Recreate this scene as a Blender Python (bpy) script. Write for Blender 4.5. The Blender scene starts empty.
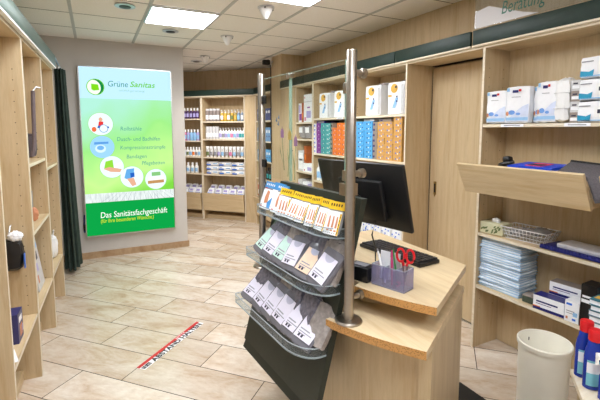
import bpy, bmesh, math, random
from mathutils import Matrix, Vector, Euler
random.seed(7)
SC = bpy.context.scene
COL = SC.collection
R = math.radians

# ------------------------------------------------------------------ camera
CAM = bpy.data.cameras.new('camera')
cam = bpy.data.objects.new('camera', CAM); COL.objects.link(cam)
cam.location = (0, 0, 1.6)
cam.rotation_euler = (R(90) - math.atan(40 / 404.0), 0, R(-27))
CAM.sensor_fit = 'HORIZONTAL'; CAM.sensor_width = 36
CAM.lens = 36 * 404 / 600.0
CAM.shift_y = -0.05
CAM.clip_start = 0.05
SC.camera = cam
vs = SC.view_settings
vs.view_transform = 'Standard'; vs.look = 'None'; vs.gamma = 1; vs.exposure = 0.0
try: vs.use_curve_mapping = False
except Exception: pass
SC.cycles.use_denoising = True
SC.cycles.max_bounces = 10; SC.cycles.transparent_max_bounces = 24
SC.cycles.sample_clamp_indirect = 6

# ------------------------------------------------------------------ materials
MATS = {}
def srgb(c):
    f = lambda x: x / 12.92 if x <= .04045 else ((x + .055) / 1.055) ** 2.4
    return tuple(f(x / 255.0) for x in c) + (1.0,)
def new(name):
    m = bpy.data.materials.new(name); m.use_nodes = True
    nt = m.node_tree; nt.nodes.clear()
    o = nt.nodes.new('ShaderNodeOutputMaterial')
    return m, nt, o
def pbr(nt, **k):
    b = nt.nodes.new('ShaderNodeBsdfPrincipled')
    for a, v in k.items(): b.inputs[a.replace('_', ' ')].default_value = v
    return b
def coords(nt, scale=(1, 1, 1), kind='Object', rot=(0, 0, 0)):
    t = nt.nodes.new('ShaderNodeTexCoord'); mp = nt.nodes.new('ShaderNodeMapping')
    mp.inputs['Scale'].default_value = scale; mp.inputs['Rotation'].default_value = rot
    nt.links.new(t.outputs[kind], mp.inputs['Vector']); return mp.outputs['Vector']
def noise(nt, vec, scale, detail=4, rough=.55, dist=0):
    n = nt.nodes.new('ShaderNodeTexNoise'); n.inputs['Scale'].default_value = scale
    n.inputs['Detail'].default_value = detail; n.inputs['Roughness'].default_value = rough
    n.inputs['Distortion'].default_value = dist
    nt.links.new(vec, n.inputs['Vector']); return n.outputs['Fac']
def ramp(nt, fac, stops):
    r = nt.nodes.new('ShaderNodeValToRGB'); e = r.color_ramp.elements
    while len(e) < len(stops): e.new(.5)
    for q, (p, c) in zip(e, stops): q.position = p; q.color = c
    nt.links.new(fac, r.inputs['Fac']); return r.outputs['Color']
def mul(c, k): return (min(1, c[0] * k), min(1, c[1] * k), min(1, c[2] * k), 1)
def plain(name, rgb, rough=.5, metal=0, var=.08, scale=30, spec=.5):
    """a colour with a slight procedural mottling"""
    if name in MATS: return MATS[name]
    m, nt, o = new(name); c = srgb(rgb)
    b = pbr(nt, Roughness=rough, Metallic=metal, Specular_IOR_Level=spec)
    col = ramp(nt, noise(nt, coords(nt), scale), [(.3, mul(c, 1 - var)), (.7, mul(c, 1 + var))])
    nt.links.new(col, b.inputs['Base Color']); nt.links.new(b.outputs[0], o.inputs[0])
    MATS[name] = m; return m
def wood(name, light, dark, axis='z', rough=.42):
    m, nt, o = new(name)
    sc = {'z': (9, 9, .7), 'x': (.7, 9, 9), 'y': (9, .7, 9)}[axis]
    v = coords(nt, sc)
    f = noise(nt, v, 3.0, 6, .6, .6)
    c1 = ramp(nt, f, [(.32, srgb(dark)), (.5, mul(srgb(light), .93)), (.68, srgb(light))])
    f2 = noise(nt, coords(nt, tuple(q * 6 for q in sc)), 4, 3)
    mx = nt.nodes.new('ShaderNodeMix'); mx.data_type = 'RGBA'; mx.blend_type = 'MULTIPLY'; mx.inputs[0].default_value = .35
    nt.links.new(c1, mx.inputs[6])
    nt.links.new(ramp(nt, f2, [(.3, (.82, .78, .72, 1)), (.6, (1, 1, 1, 1))]), mx.inputs[7])
    b = pbr(nt, Roughness=rough, Specular_IOR_Level=.4)
    nt.links.new(mx.outputs[2], b.inputs['Base Color']); nt.links.new(b.outputs[0], o.inputs[0])
    MATS[name] = m; return m
WOOD = wood('maple_vertical', (210, 187, 150), (194, 167, 128), 'z')
WOODH = wood('maple_across', (219, 196, 157), (203, 176, 134), 'x')
WOODY = wood('maple_along', (223, 201, 164), (207, 181, 141), 'y')
BULK = wood('bulkhead_veneer', (212, 186, 148), (194, 164, 124), 'z', .5)
EDGE = wood('maple_edge', (238, 226, 204), (226, 208, 178), 'x')
def lip_mat():
    m, nt, o = new('solid_wood_lip')
    v = nt.nodes.new('ShaderNodeTexVoronoi'); v.inputs['Scale'].default_value = 160
    nt.links.new(coords(nt), v.inputs['Vector'])
    c = ramp(nt, v.outputs['Distance'], [(.1, srgb((120, 78, 34))), (.45, srgb((205, 152, 88)))])
    b = pbr(nt, Roughness=.4); nt.links.new(c, b.inputs['Base Color']); nt.links.new(b.outputs[0], o.inputs[0]); return m
LIP = lip_mat()
def stone(name, pale, mid, rust, rough, tiles=True):
    m, nt, o = new(name)
    a = R(45)
    v = coords(nt, (1, 1, 1), rot=(0, 0, a))
    at = nt.nodes.new('ShaderNodeAttribute'); at.attribute_name = 'tile'
    add = nt.nodes.new('ShaderNodeVectorMath'); add.operation = 'MULTIPLY_ADD'
    nt.links.new(at.outputs['Color'], add.inputs[0]); add.inputs[1].default_value = (13, 17, 5); nt.links.new(v, add.inputs[2])
    mp = nt.nodes.new('ShaderNodeMapping'); mp.inputs['Scale'].default_value = (1.0, 2.2, 1)
    nt.links.new(add.outputs[0], mp.inputs['Vector'])
    f = noise(nt, mp.outputs[0], 2.8, 10, .68, .5)
    c1 = ramp(nt, f, [(.28, srgb(rust)), (.44, srgb(mid)), (.6, srgb(pale))])
    f2 = noise(nt, mp.outputs[0], 16, 6, .7, .5)
    mx = nt.nodes.new('ShaderNodeMix'); mx.data_type = 'RGBA'; mx.blend_type = 'MULTIPLY'; mx.inputs[0].default_value = .5
    nt.links.new(c1, mx.inputs[6]); nt.links.new(ramp(nt, f2, [(.35, (.8, .74, .68, 1)), (.6, (1, 1, 1, 1))]), mx.inputs[7])
    sep = nt.nodes.new('ShaderNodeSeparateColor'); nt.links.new(at.outputs['Color'], sep.inputs[0])
    mx2 = nt.nodes.new('ShaderNodeMix'); mx2.data_type = 'RGBA'; mx2.blend_type = 'MULTIPLY'; mx2.inputs[0].default_value = 1
    nt.links.new(mx.outputs[2], mx2.inputs[6])
    nt.links.new(ramp(nt, sep.outputs[2], [(0, (.80, .76, .72, 1)), (.5, (.93, .91, .9, 1)), (1, (1, 1, 1, 1))]), mx2.inputs[7])
    b = pbr(nt, Roughness=rough, Specular_IOR_Level=.5)
    nt.links.new(mx2.outputs[2], b.inputs['Base Color']); nt.links.new(b.outputs[0], o.inputs[0]); return m
TILE = stone('travertine', (240, 232, 220), (227, 211, 192), (202, 174, 146), .24)
SKIRT = stone('skirting_stone', (206, 180, 146), (186, 154, 118), (160, 124, 88), .4)
GROUT = plain('grout', (52, 42, 34), .9)
WALLM = plain('painted_wall', (200, 195, 190), .8, var=.02, scale=6)
def ceil_mat():
    m, nt, o = new('ceiling_board'); f = noise(nt, coords(nt), 220, 3)
    c = ramp(nt, f, [(.3, srgb((238, 233, 225))), (.6, srgb((248, 244, 238)))])
    b = pbr(nt, Roughness=.9); nt.links.new(c, b.inputs['Base Color']); nt.links.new(b.outputs[0], o.inputs[0]); return m
CEIL = ceil_mat()
RAIL = plain('ceiling_rail', (188, 188, 184), .5); GAP = plain('ceiling_groove', (96, 88, 78), .9)
def emit(name, rgb, s):
    m, nt, o = new(name); e = nt.nodes.new('ShaderNodeEmission'); e.inputs[0].default_value = srgb(rgb); e.inputs[1].default_value = s
    nt.links.new(e.outputs[0], o.inputs[0]); MATS[name] = m; return m
LAMP = emit('lamp_diffuser', (246, 250, 255), 23.0)
STEEL = plain('brushed_steel', (176, 168, 158), .28, 1, .05, 60)
ALU = plain('aluminium', (200, 200, 200), .35, 1)
GREEN = plain('dark_green_board', (34, 52, 45), .45, 0, .1, 30, .35)
GREENP = plain('dark_green_panel', (40, 46, 38), .45, 0, .1)
CURT = plain('green_cloth', (44, 58, 52), .9, 0, .25, 14)
BLACK = plain('black_plastic', (22, 22, 24), .4); DARK = plain('dark_rubber', (34, 33, 32), .7)
WHITE = plain('white_plastic', (244, 244, 244), .4, var=.02); CREAM = plain('cream_plastic', (240, 235, 220), .35, var=.03, scale=4)
PAPER = plain('white_paper', (245, 246, 250), .6, var=.03); GREY = plain('grey_print', (150, 150, 158), .6)
NAVY = plain('navy', (28, 34, 110), .35); BLUE = plain('blue', (40, 110, 214), .4); LBLUE = plain('light_blue', (150, 196, 236), .5)
SKY = plain('sky_carton', (84, 168, 226), .5); TEAL = plain('teal_carton', (62, 164, 168), .5); PURP = plain('purple_carton', (134, 50, 150), .5)
ORNG = plain('orange_carton', (236, 124, 34), .5); TAN = plain('tan_carton', (208, 158, 88), .5); GOLD = plain('gold_print', (222, 176, 76), .5)
LILAC = plain('lilac', (176, 168, 222), .45); RED = plain('red', (206, 26, 34), .35); YELLOW = plain('yellow', (242, 196, 36), .5)
SKIN = plain('skin_print', (206, 140, 104), .6); BROWN = plain('brown_carton', (176, 88, 34), .5); OLIVE = plain('olive_print', (108, 122, 74), .6)
AMBER = plain('amber', (196, 160, 66), .25); GREYB = plain('warm_grey', (150, 138, 130), .45); MINT = plain('mint', (196, 224, 214), .45)
PLUM = plain('plum_bottle', (72, 42, 92), .3); ROSE = plain('rose', (220, 130, 170), .5); LGREY = plain('light_grey', (206, 206, 208), .5)
CHAR = plain('charcoal_felt', (92, 88, 92), .95, 0, .35, 120); HOLE = plain('peg_hole', (40, 30, 22), .9); BRASS = plain('brass', (170, 140, 80), .35, 1)
def clear(name, tint, rough=0.0, refl=.9, alpha=0.0, body=(200, 200, 200)):
    """clear plastic or glass: tinted see-through with fresnel gloss"""
    m, nt, o = new(name)
    t = nt.nodes.new('ShaderNodeBsdfTransparent'); t.inputs[0].default_value = srgb(tint)
    g = nt.nodes.new('ShaderNodeBsdfGlossy'); g.inputs['Roughness'].default_value = rough
    fr = nt.nodes.new('ShaderNodeFresnel'); fr.inputs[0].default_value = 1.45
    mt = nt.nodes.new('ShaderNodeMath'); mt.operation = 'MULTIPLY'; mt.inputs[1].default_value = refl
    ge = nt.nodes.new('ShaderNodeNewGeometry'); iv = nt.nodes.new('ShaderNodeMath'); iv.operation = 'SUBTRACT'; iv.inputs[0].default_value = 1
    nt.links.new(ge.outputs['Backfacing'], iv.inputs[1]); m3 = nt.nodes.new('ShaderNodeMath'); m3.operation = 'MULTIPLY'
    nt.links.new(fr.outputs[0], m3.inputs[0]); nt.links.new(iv.outputs[0], m3.inputs[1]); nt.links.new(m3.outputs[0], mt.inputs[0])
    base = t.outputs[0]
    if alpha:
        d = pbr(nt, Roughness=.5, Base_Color=srgb(body)); mm = nt.nodes.new('ShaderNodeMixShader'); mm.inputs[0].default_value = alpha
        nt.links.new(t.outputs[0], mm.inputs[1]); nt.links.new(d.outputs[0], mm.inputs[2]); base = mm.outputs[0]
    mx = nt.nodes.new('ShaderNodeMixShader')
    nt.links.new(mt.outputs[0], mx.inputs[0]); nt.links.new(base, mx.inputs[1]); nt.links.new(g.outputs[0], mx.inputs[2])
    nt.links.new(mx.outputs[0], o.inputs[0]); MATS[name] = m; return m
GLASS = clear('screen_glass', (250, 253, 252), 0, .7)
GEDGE = clear('glass_edge', (220, 238, 230), .05, .6, .4, (200, 226, 216))
ACRYL = clear('clear_acrylic', (246, 249, 250), .02, .8, .03, (225, 232, 236))
LILAC_A = clear('lilac_acrylic', (226, 224, 240), .03, .8, .22, (196, 194, 222))
ACEDGE = clear('acrylic_edge', (232, 240, 244), .1, .8, .4, (222, 232, 238))
POUCH = clear('smoky_pouch', (190, 190, 196), .1, .9, .5, (150, 148, 158))
WRAP = clear('clear_wrap', (240, 240, 244), .15, .9, .35, (225, 225, 230))
GLARE = clear('white_reflection', (235, 235, 240), .3, .5, .75, (236, 234, 238))
DEC_P = clear('petal_purple', (210, 190, 220), .2, .4, .55, (158, 120, 168)); DEC_Y = clear('petal_yellow', (230, 215, 170), .2, .4, .55, (206, 176, 96))
DEC_G = clear('stem_green', (200, 215, 195), .2, .4, .55, (130, 156, 116)); DEC_B = clear('petal_blue', (190, 205, 225), .2, .4, .55, (96, 134, 172))

# ------------------------------------------------------------------ mesh building
class MB:
    def __init__(s): s.bm = bmesh.new(); s.mats = []
    def mi(s, m):
        if m not in s.mats: s.mats.append(m)
        return s.mats.index(m)
    def add(s, verts, faces, m, M=None):
        if M is not None: verts = [M @ Vector(v) for v in verts]
        vv = [s.bm.verts.new(v) for v in verts]; i = s.mi(m); out = []
        for f in faces:
            try:
                q = s.bm.faces.new([vv[k] for k in f]); q.material_index = i; q.smooth = True; out.append(q)
            except ValueError: pass
        return vv, out
    def box(s, c, d, m, M=None, bev=0, front=None):
        x, y, z = (q / 2 for q in d)
        T = Matrix.Translation(c) if M is None else M @ Matrix.Translation(c)
        V = [(-x, -y, -z), (x, -y, -z), (x, y, -z), (-x, y, -z), (-x, -y, z), (x, -y, z), (x, y, z), (-x, y, z)]
        F = [(3, 2, 1, 0), (4, 5, 6, 7), (0, 1, 5, 4), (1, 2, 6, 5), (2, 3, 7, 6), (3, 0, 4, 7)]
        vv, ff = s.add(V, F, m, T)
        if front is not None: ff[2].material_index = s.mi(front)
        if bev:
            es = list({e for f in ff for e in f.edges})
            r = bmesh.ops.bevel(s.bm, geom=es, offset=bev, segments=2, affect='EDGES', profile=.5)
            i = s.mi(m)
            for f in r['faces']: f.smooth = True; f.material_index = i
        return s
    def soft(s, c, d, m, M=None, r=.2, n=6, jit=0.0):
        """a stuffed pack: box with rounded bulging faces"""
        T = Matrix.Translation(c) if M is None else M @ Matrix.Translation(c)
        h = [q / 2 for q in d]; rnd = random.Random(int(abs(c[0] * 991 + c[1] * 577 + d[0] * 7919 + d[2] * 3313) * 100))
        pts = {}; vs_ = []; fs = []
        def key(p): return tuple(round(q, 4) for q in p)
        def vid(p):
            k = key(p)
            if k not in pts:
                x, y, z = p; X, Y, Z = x * x, y * y, z * z
                f = lambda a, b: math.sqrt(max(0, 1 - 2 * r * (a / 2 + b / 2 - a * b / 3)))
                q = (x * f(Y, Z) * h[0] + rnd.uniform(-jit, jit), y * f(X, Z) * h[1] + rnd.uniform(-jit, jit), z * f(X, Y) * h[2] + rnd.uniform(-jit, jit))
                pts[k] = len(vs_); vs_.append(q)
            return pts[k]
        g = [-1 + 2 * i / n for i in range(n + 1)]
        for ax in range(3):
            for sg in (-1, 1):
                for i in range(n):
                    for j in range(n):
                        q = []
                        for a, b in ((g[i], g[j]), (g[i + 1], g[j]), (g[i + 1], g[j + 1]), (g[i], g[j + 1])):
                            p = [0, 0, 0]; p[ax] = sg; p[(ax + 1) % 3] = a; p[(ax + 2) % 3] = b; q.append(vid(p))
                        fs.append(q if sg > 0 else q[::-1])
        s.add(vs_, fs, m, T); return s
    def quad(s, pts, m, M=None): s.add(pts, [tuple(range(len(pts)))], m, M); return s
    def pr(s, x0, z0, x1, z1, y, m, M=None):
        """printed patch on a front (-y) face"""
        return s.quad([(x0, y, z0), (x1, y, z0), (x1, y, z1), (x0, y, z1)], m, M)
    def disc(s, cx, cz, rx, rz, y, m, M=None, n=20):
        return s.quad([(cx + rx * math.cos(t * 2 * math.pi / n), y, cz + rz * math.sin(t * 2 * math.pi / n)) for t in range(n)], m, M)
    def prism(s, poly, z0, z1, m, M=None, side=None):
        n = len(poly)
        V = [(x, y, z0) for x, y in poly] + [(x, y, z1) for x, y in poly]
        F = [tuple(range(n))[::-1], tuple(range(n, 2 * n))] + [(i, (i + 1) % n, n + (i + 1) % n, n + i) for i in range(n)]
        vv, ff = s.add(V, F, m, M)
        if side:
            for i, mm in side.items(): ff[2 + i].material_index = s.mi(mm)
        return s
    def lathe(s, prof, m, c=(0, 0, 0), n=20, M=None, sx=1, sy=1):
        V = []; F = []
        for r, z in prof:
            for k in range(n):
                a = 2 * math.pi * k / n; V.append((c[0] + r * sx * math.cos(a), c[1] + r * sy * math.sin(a), c[2] + z))
        for j in range(len(prof) - 1):
            for k in range(n):
                F.append((j * n + k, j * n + (k + 1) % n, (j + 1) * n + (k + 1) % n, (j + 1) * n + k))
        if prof[0][0] > 1e-6: F.append(tuple(range(n))[::-1])
        if prof[-1][0] > 1e-6: F.append(tuple(range((len(prof) - 1) * n, len(prof) * n)))
        s.add(V, F, m, M); return s
    def tube(s, pts, r, m, n=8, M=None):
        pts = [Vector(p) for p in pts]; V = []; F = []
        for i, p in enumerate(pts):
            d = (pts[min(i + 1, len(pts) - 1)] - pts[max(i - 1, 0)]).normalized()
            u = d.cross(Vector((0, 0, 1)) if abs(d.z) < .9 else Vector((1, 0, 0))).normalized(); w = d.cross(u)
            for k in range(n):
                a = 2 * math.pi * k / n; V.append(p + (u * math.cos(a) + w * math.sin(a)) * r)
        for i in range(len(pts) - 1):
            for k in range(n): F.append((i * n + k, i * n + (k + 1) % n, (i + 1) * n + (k + 1) % n, (i + 1) * n + k))
        F.append(tuple(range(n))[::-1]); F.append(tuple(range((len(pts) - 1) * n, len(pts) * n)))
        s.add(V, F, m, M); return s
    def text(s, body, w, hgt, M, m, shear=0.0, fat=0.0):
        """lettering fitted into w x hgt, lying in M's local x-y plane, starting at its origin"""
        cu = bpy.data.curves.new('t', 'FONT'); cu.body = body; cu.resolution_u = 3; cu.shear = shear; cu.offset = fat
        o = bpy.data.objects.new('t', cu); COL.objects.link(o)
        dg = bpy.context.evaluated_depsgraph_get(); dg.update()
        me = bpy.data.meshes.new_from_object(o.evaluated_get(dg))
        bpy.data.objects.remove(o); bpy.data.curves.remove(cu)
        if me.vertices:
            xs = [v.co.x for v in me.vertices]; ys = [v.co.y for v in me.vertices]
            x0, x1, y0 = min(xs), max(xs), 0.0
            kx = w / (x1 - x0); ky = hgt / .72
            s.add([((v.co.x - x0) * kx, (v.co.y - y0) * ky, 0) for v in me.vertices], [tuple(p.vertices) for p in me.polygons], m, M)
        bpy.data.meshes.remove(me); return s
    def build(s, name, parent=None, loc=(0, 0, 0), rot=0, ang=35):
        me = bpy.data.meshes.new(name)
        bmesh.ops.recalc_face_normals(s.bm, faces=s.bm.faces)
        s.bm.to_mesh(me); s.bm.free()
        for m in s.mats: me.materials.append(m)
        me.set_sharp_from_angle(angle=R(ang))
        o = bpy.data.objects.new(name, me); COL.objects.link(o)
        o.location = loc
        o.rotation_euler = rot if isinstance(rot, (tuple, Euler)) else (0, 0, rot)
        if parent: o.parent = parent
        return o
def empty(name, loc=(0, 0, 0), rot=0):
    o = bpy.data.objects.new(name, None); COL.objects.link(o); o.location = loc; o.empty_display_size = .05
    o.rotation_euler = rot if isinstance(rot, (tuple, Euler)) else (0, 0, rot); return o
def tag(o, label, cat, group=None):
    o['label'] = label; o['category'] = cat
    if group: o['group'] = group
    return o
def struct(o): o['kind'] = 'structure'; return o
def dup(root, loc, rot=None):
    r = root.copy(); COL.objects.link(r); r.location = loc
    if rot is not None: r.rotation_euler = rot if isinstance(rot, (tuple, Euler)) else (0, 0, rot)
    for ch in list(root.children):
        c = ch.copy(); COL.objects.link(c); c.parent = r
        for g in list(ch.children):
            d = g.copy(); COL.objects.link(d); d.parent = c
    return r
ORD = ['first', 'second', 'third', 'fourth', 'fifth', 'sixth', 'seventh', 'eighth', 'ninth', 'tenth', 'eleventh', 'twelfth', 'thirteenth',
       'fourteenth', 'fifteenth', 'sixteenth', 'seventeenth', 'eighteenth', 'nineteenth', 'twentieth', 'twenty-first', 'twenty-second', 'twenty-third', 'twenty-fourth']
class Frame:
    """a local frame: x to the right, y away from the viewer, z up; rotz turns it"""
    def __init__(s, loc, rotz): s.l = Vector(loc); s.r = rotz
    def at(s, x, y, z):
        return (s.l.x + x * math.cos(s.r) - y * math.sin(s.r), s.l.y + x * math.sin(s.r) + y * math.cos(s.r), s.l.z + z)
RW = R(-90)

# ------------------------------------------------------------------ setting
CZ = 2.68
def floor():
    b = MB(); bm = b.bm
    lay = bm.loops.layers.color.new('tile')
    b.mi(TILE); b.mi(GROUT)
    a = R(-46.5); d1 = Vector((math.cos(a), math.sin(a))); d2 = Vector((-d1.y, d1.x))
    L, W, g = .872, .298, .0027
    offs = {0: -1.90, -1: -2.22, 1: -2.38, 2: -2.57, 3: -2.352}
    s0 = 1.925
    rnd = random.Random(3)
    for row in range(-14, 20):
        off = offs.get(row, rnd.uniform(0, L))
        for k in range(-10, 11):
            x0 = off + k * L; y0 = s0 + row * W
            pts = [d1 * (x0 + p) + d2 * (y0 + q) for p, q in ((g, g), (L - g, g), (L - g, W - g), (g, W - g))]
            c = sum(pts, Vector((0, 0))) / 4
            if not (-1.6 < c.x < 3.4 and -2.4 < c.y < 9.2): continue
            f = bm.faces.new([bm.verts.new((p.x, p.y, 0)) for p in pts]); f.material_index = 0
            col = (rnd.random(), rnd.random(), rnd.random(), 1)
            for lp in f.loops: lp[lay] = col
    b.quad([(-1.8, -2.6, -.002), (3.6, -2.6, -.002), (3.6, 9.4, -.002), (-1.8, 9.4, -.002)], GROUT)
    b.quad([(-1.8, -2.6, -.08), (3.6, -2.6, -.08), (3.6, 9.4, -.08), (-1.8, 9.4, -.08)], GROUT)
    struct(b.build('floor'))
floor()
def ceiling():
    b = MB(); b.box((.9, 3.4, CZ + .05), (5.4, 12, .1), CEIL)
    for k in range(-2, 6):
        x = -.135 + .6225 * k; b.box((x, 3.4, CZ - .002), (.028, 12, .008), RAIL)
    for k in range(-10, 10):
        y = 3.8 + .6 * k
        b.box((.9, y, CZ - .0005), (5.4, .007, .003), GAP)
    struct(b.build('ceiling'))
ceiling()
def wallbox(name, c, d, m, mat2=None):
    b = MB(); b.box(c, d, m); return struct(b.build(name))
wallbox('wall_back', (.05, 5.7, CZ / 2), (2.1, .246, CZ), WALLM)
wallbox('wall_left', (-.93, 1.6, CZ / 2), (.12, 8.0, CZ), WALLM)
wallbox('wall_right', (2.86, 2.2, CZ / 2), (.12, 8.9, CZ), BULK)
wallbox('wall_front', (.97, -2.3, CZ / 2), (3.9, .12, CZ), WALLM)
wallbox('wall_passage', (.8, 7.2, CZ / 2), (.12, 2.75, CZ), WALLM)
b = MB(); b.box((0, .06, CZ / 2), (3.0, .12, CZ), BULK); struct(b.build('wall_corner', None, (1.87, 7.57, 0), R(-45)))
b = MB(); b.box((2.615, 5.535, CZ / 2), (.37, .345, CZ), WOOD); struct(b.build('wall_pier'))
b = MB(); b.box((.05, 5.569, .04), (2.1, .016, .08), SKIRT); b.box((1.108, 5.69, .04), (.016, .25, .08), SKIRT); struct(b.build('baseboard_back'))

# ------------------------------------------------------------------ ceiling lights and fittings
def panel(x, y, label):
    t = empty('ceiling_light', (x, y, CZ - .012)); tag(t, label, 'light')
    b = MB()
    for sx, sy, w, h in ((0, .297, .612, .018), (0, -.297, .612, .018), (.297, 0, .018, .576), (-.297, 0, .018, .576)): b.box((sx, sy, 0), (w, h, .014), ALU)
    b.build('frame', t)
    b = MB(); b.box((0, 0, .001), (.576, .576, .008), LAMP); b.build('diffuser', t)
    return t
panel(.797, 4.1, 'square flat ceiling light panel wholly in view above the lit poster')
panel(1.42, 2.9, 'square flat ceiling light panel cut by the top edge of the photo')
for x, y, s in ((.18, 2.3, 'over the aisle beside the left shelves'), (.797, 1.1, 'over the near aisle'), (.18, -.1, 'behind the camera near the left'), (1.42, -.7, 'behind the camera at the middle')):  # panels out of view, added to light the near part of the room
    panel(x, y, 'added unseen square ceiling light panel ' + s)
def cone(x, y, label):
    t = empty('ceiling_spotlight', (x, y, CZ - .003)); tag(t, label, 'spotlight')
    b = MB(); b.lathe([(.075, 0), (.075, -.008), (.06, -.012)], LGREY, n=24); b.build('ring', t)
    b = MB(); b.lathe([(.062, -.006), (.055, -.03), (.018, -.095), (.012, -.1)], WHITE, n=20); b.build('cone_shade', t)
    b = MB()
    for k in range(3):
        a = k * 2.1; b.tube([(.058 * math.cos(a), .058 * math.sin(a), -.004), (.066 * math.cos(a), .066 * math.sin(a), -.022)], .007, BLACK)
    b.build('clip', t)
cone(1.407, 3.423, 'white conical ceiling spotlight, largest and nearest of the cones')
cone(1.426, 4.654, 'white conical ceiling spotlight just beyond the lit panel')
cone(1.51, 6.03, 'small white conical ceiling spotlight over the far corner')
def recess(x, y, label, dark):
    t = empty('recessed_spotlight', (x, y, CZ - .003)); tag(t, label, 'spotlight')
    b = MB(); b.lathe([(.06, -.002), (.085, -.002), (.085, -.01), (.06, -.012)], dark, n=28); b.build('ring', t)
    b = MB(); b.lathe([(.058, -.004), (.045, -.018), (.0, -.024)], BLACK, n=20); b.build('lamp', t)
recess(.295, 3.93, 'recessed ceiling spotlight left of the lit panel', ALU)
recess(.80, 4.68, 'recessed ceiling spotlight between lit panel and beige wall', ALU)
recess(1.49, 6.5, 'grey recessed ceiling spotlight farthest back', LGREY)

def lamp_spot(x, y, tx, ty, power, size=110):
    l = bpy.data.lights.new('spot_lamp', 'SPOT'); l.energy = power; l.spot_size = R(size); l.spot_blend = .8; l.shadow_soft_size = .05; l.color = (1, .98, .95)
    o = bpy.data.objects.new('spot_lamp', l); COL.objects.link(o); o.location = (x, y, CZ - .13)
    o.rotation_euler = Vector((tx - x, ty - y, -CZ + 1.0)).to_track_quat('-Z', 'Y').to_euler()
lamp_spot(1.407, 3.423, 1.9, 3.8, 45); lamp_spot(1.426, 4.654, 1.7, 5.3, 55); lamp_spot(1.51, 6.03, 1.75, 6.6, 70, 130); lamp_spot(1.49, 6.5, 1.5, 7.0, 30, 130)
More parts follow.
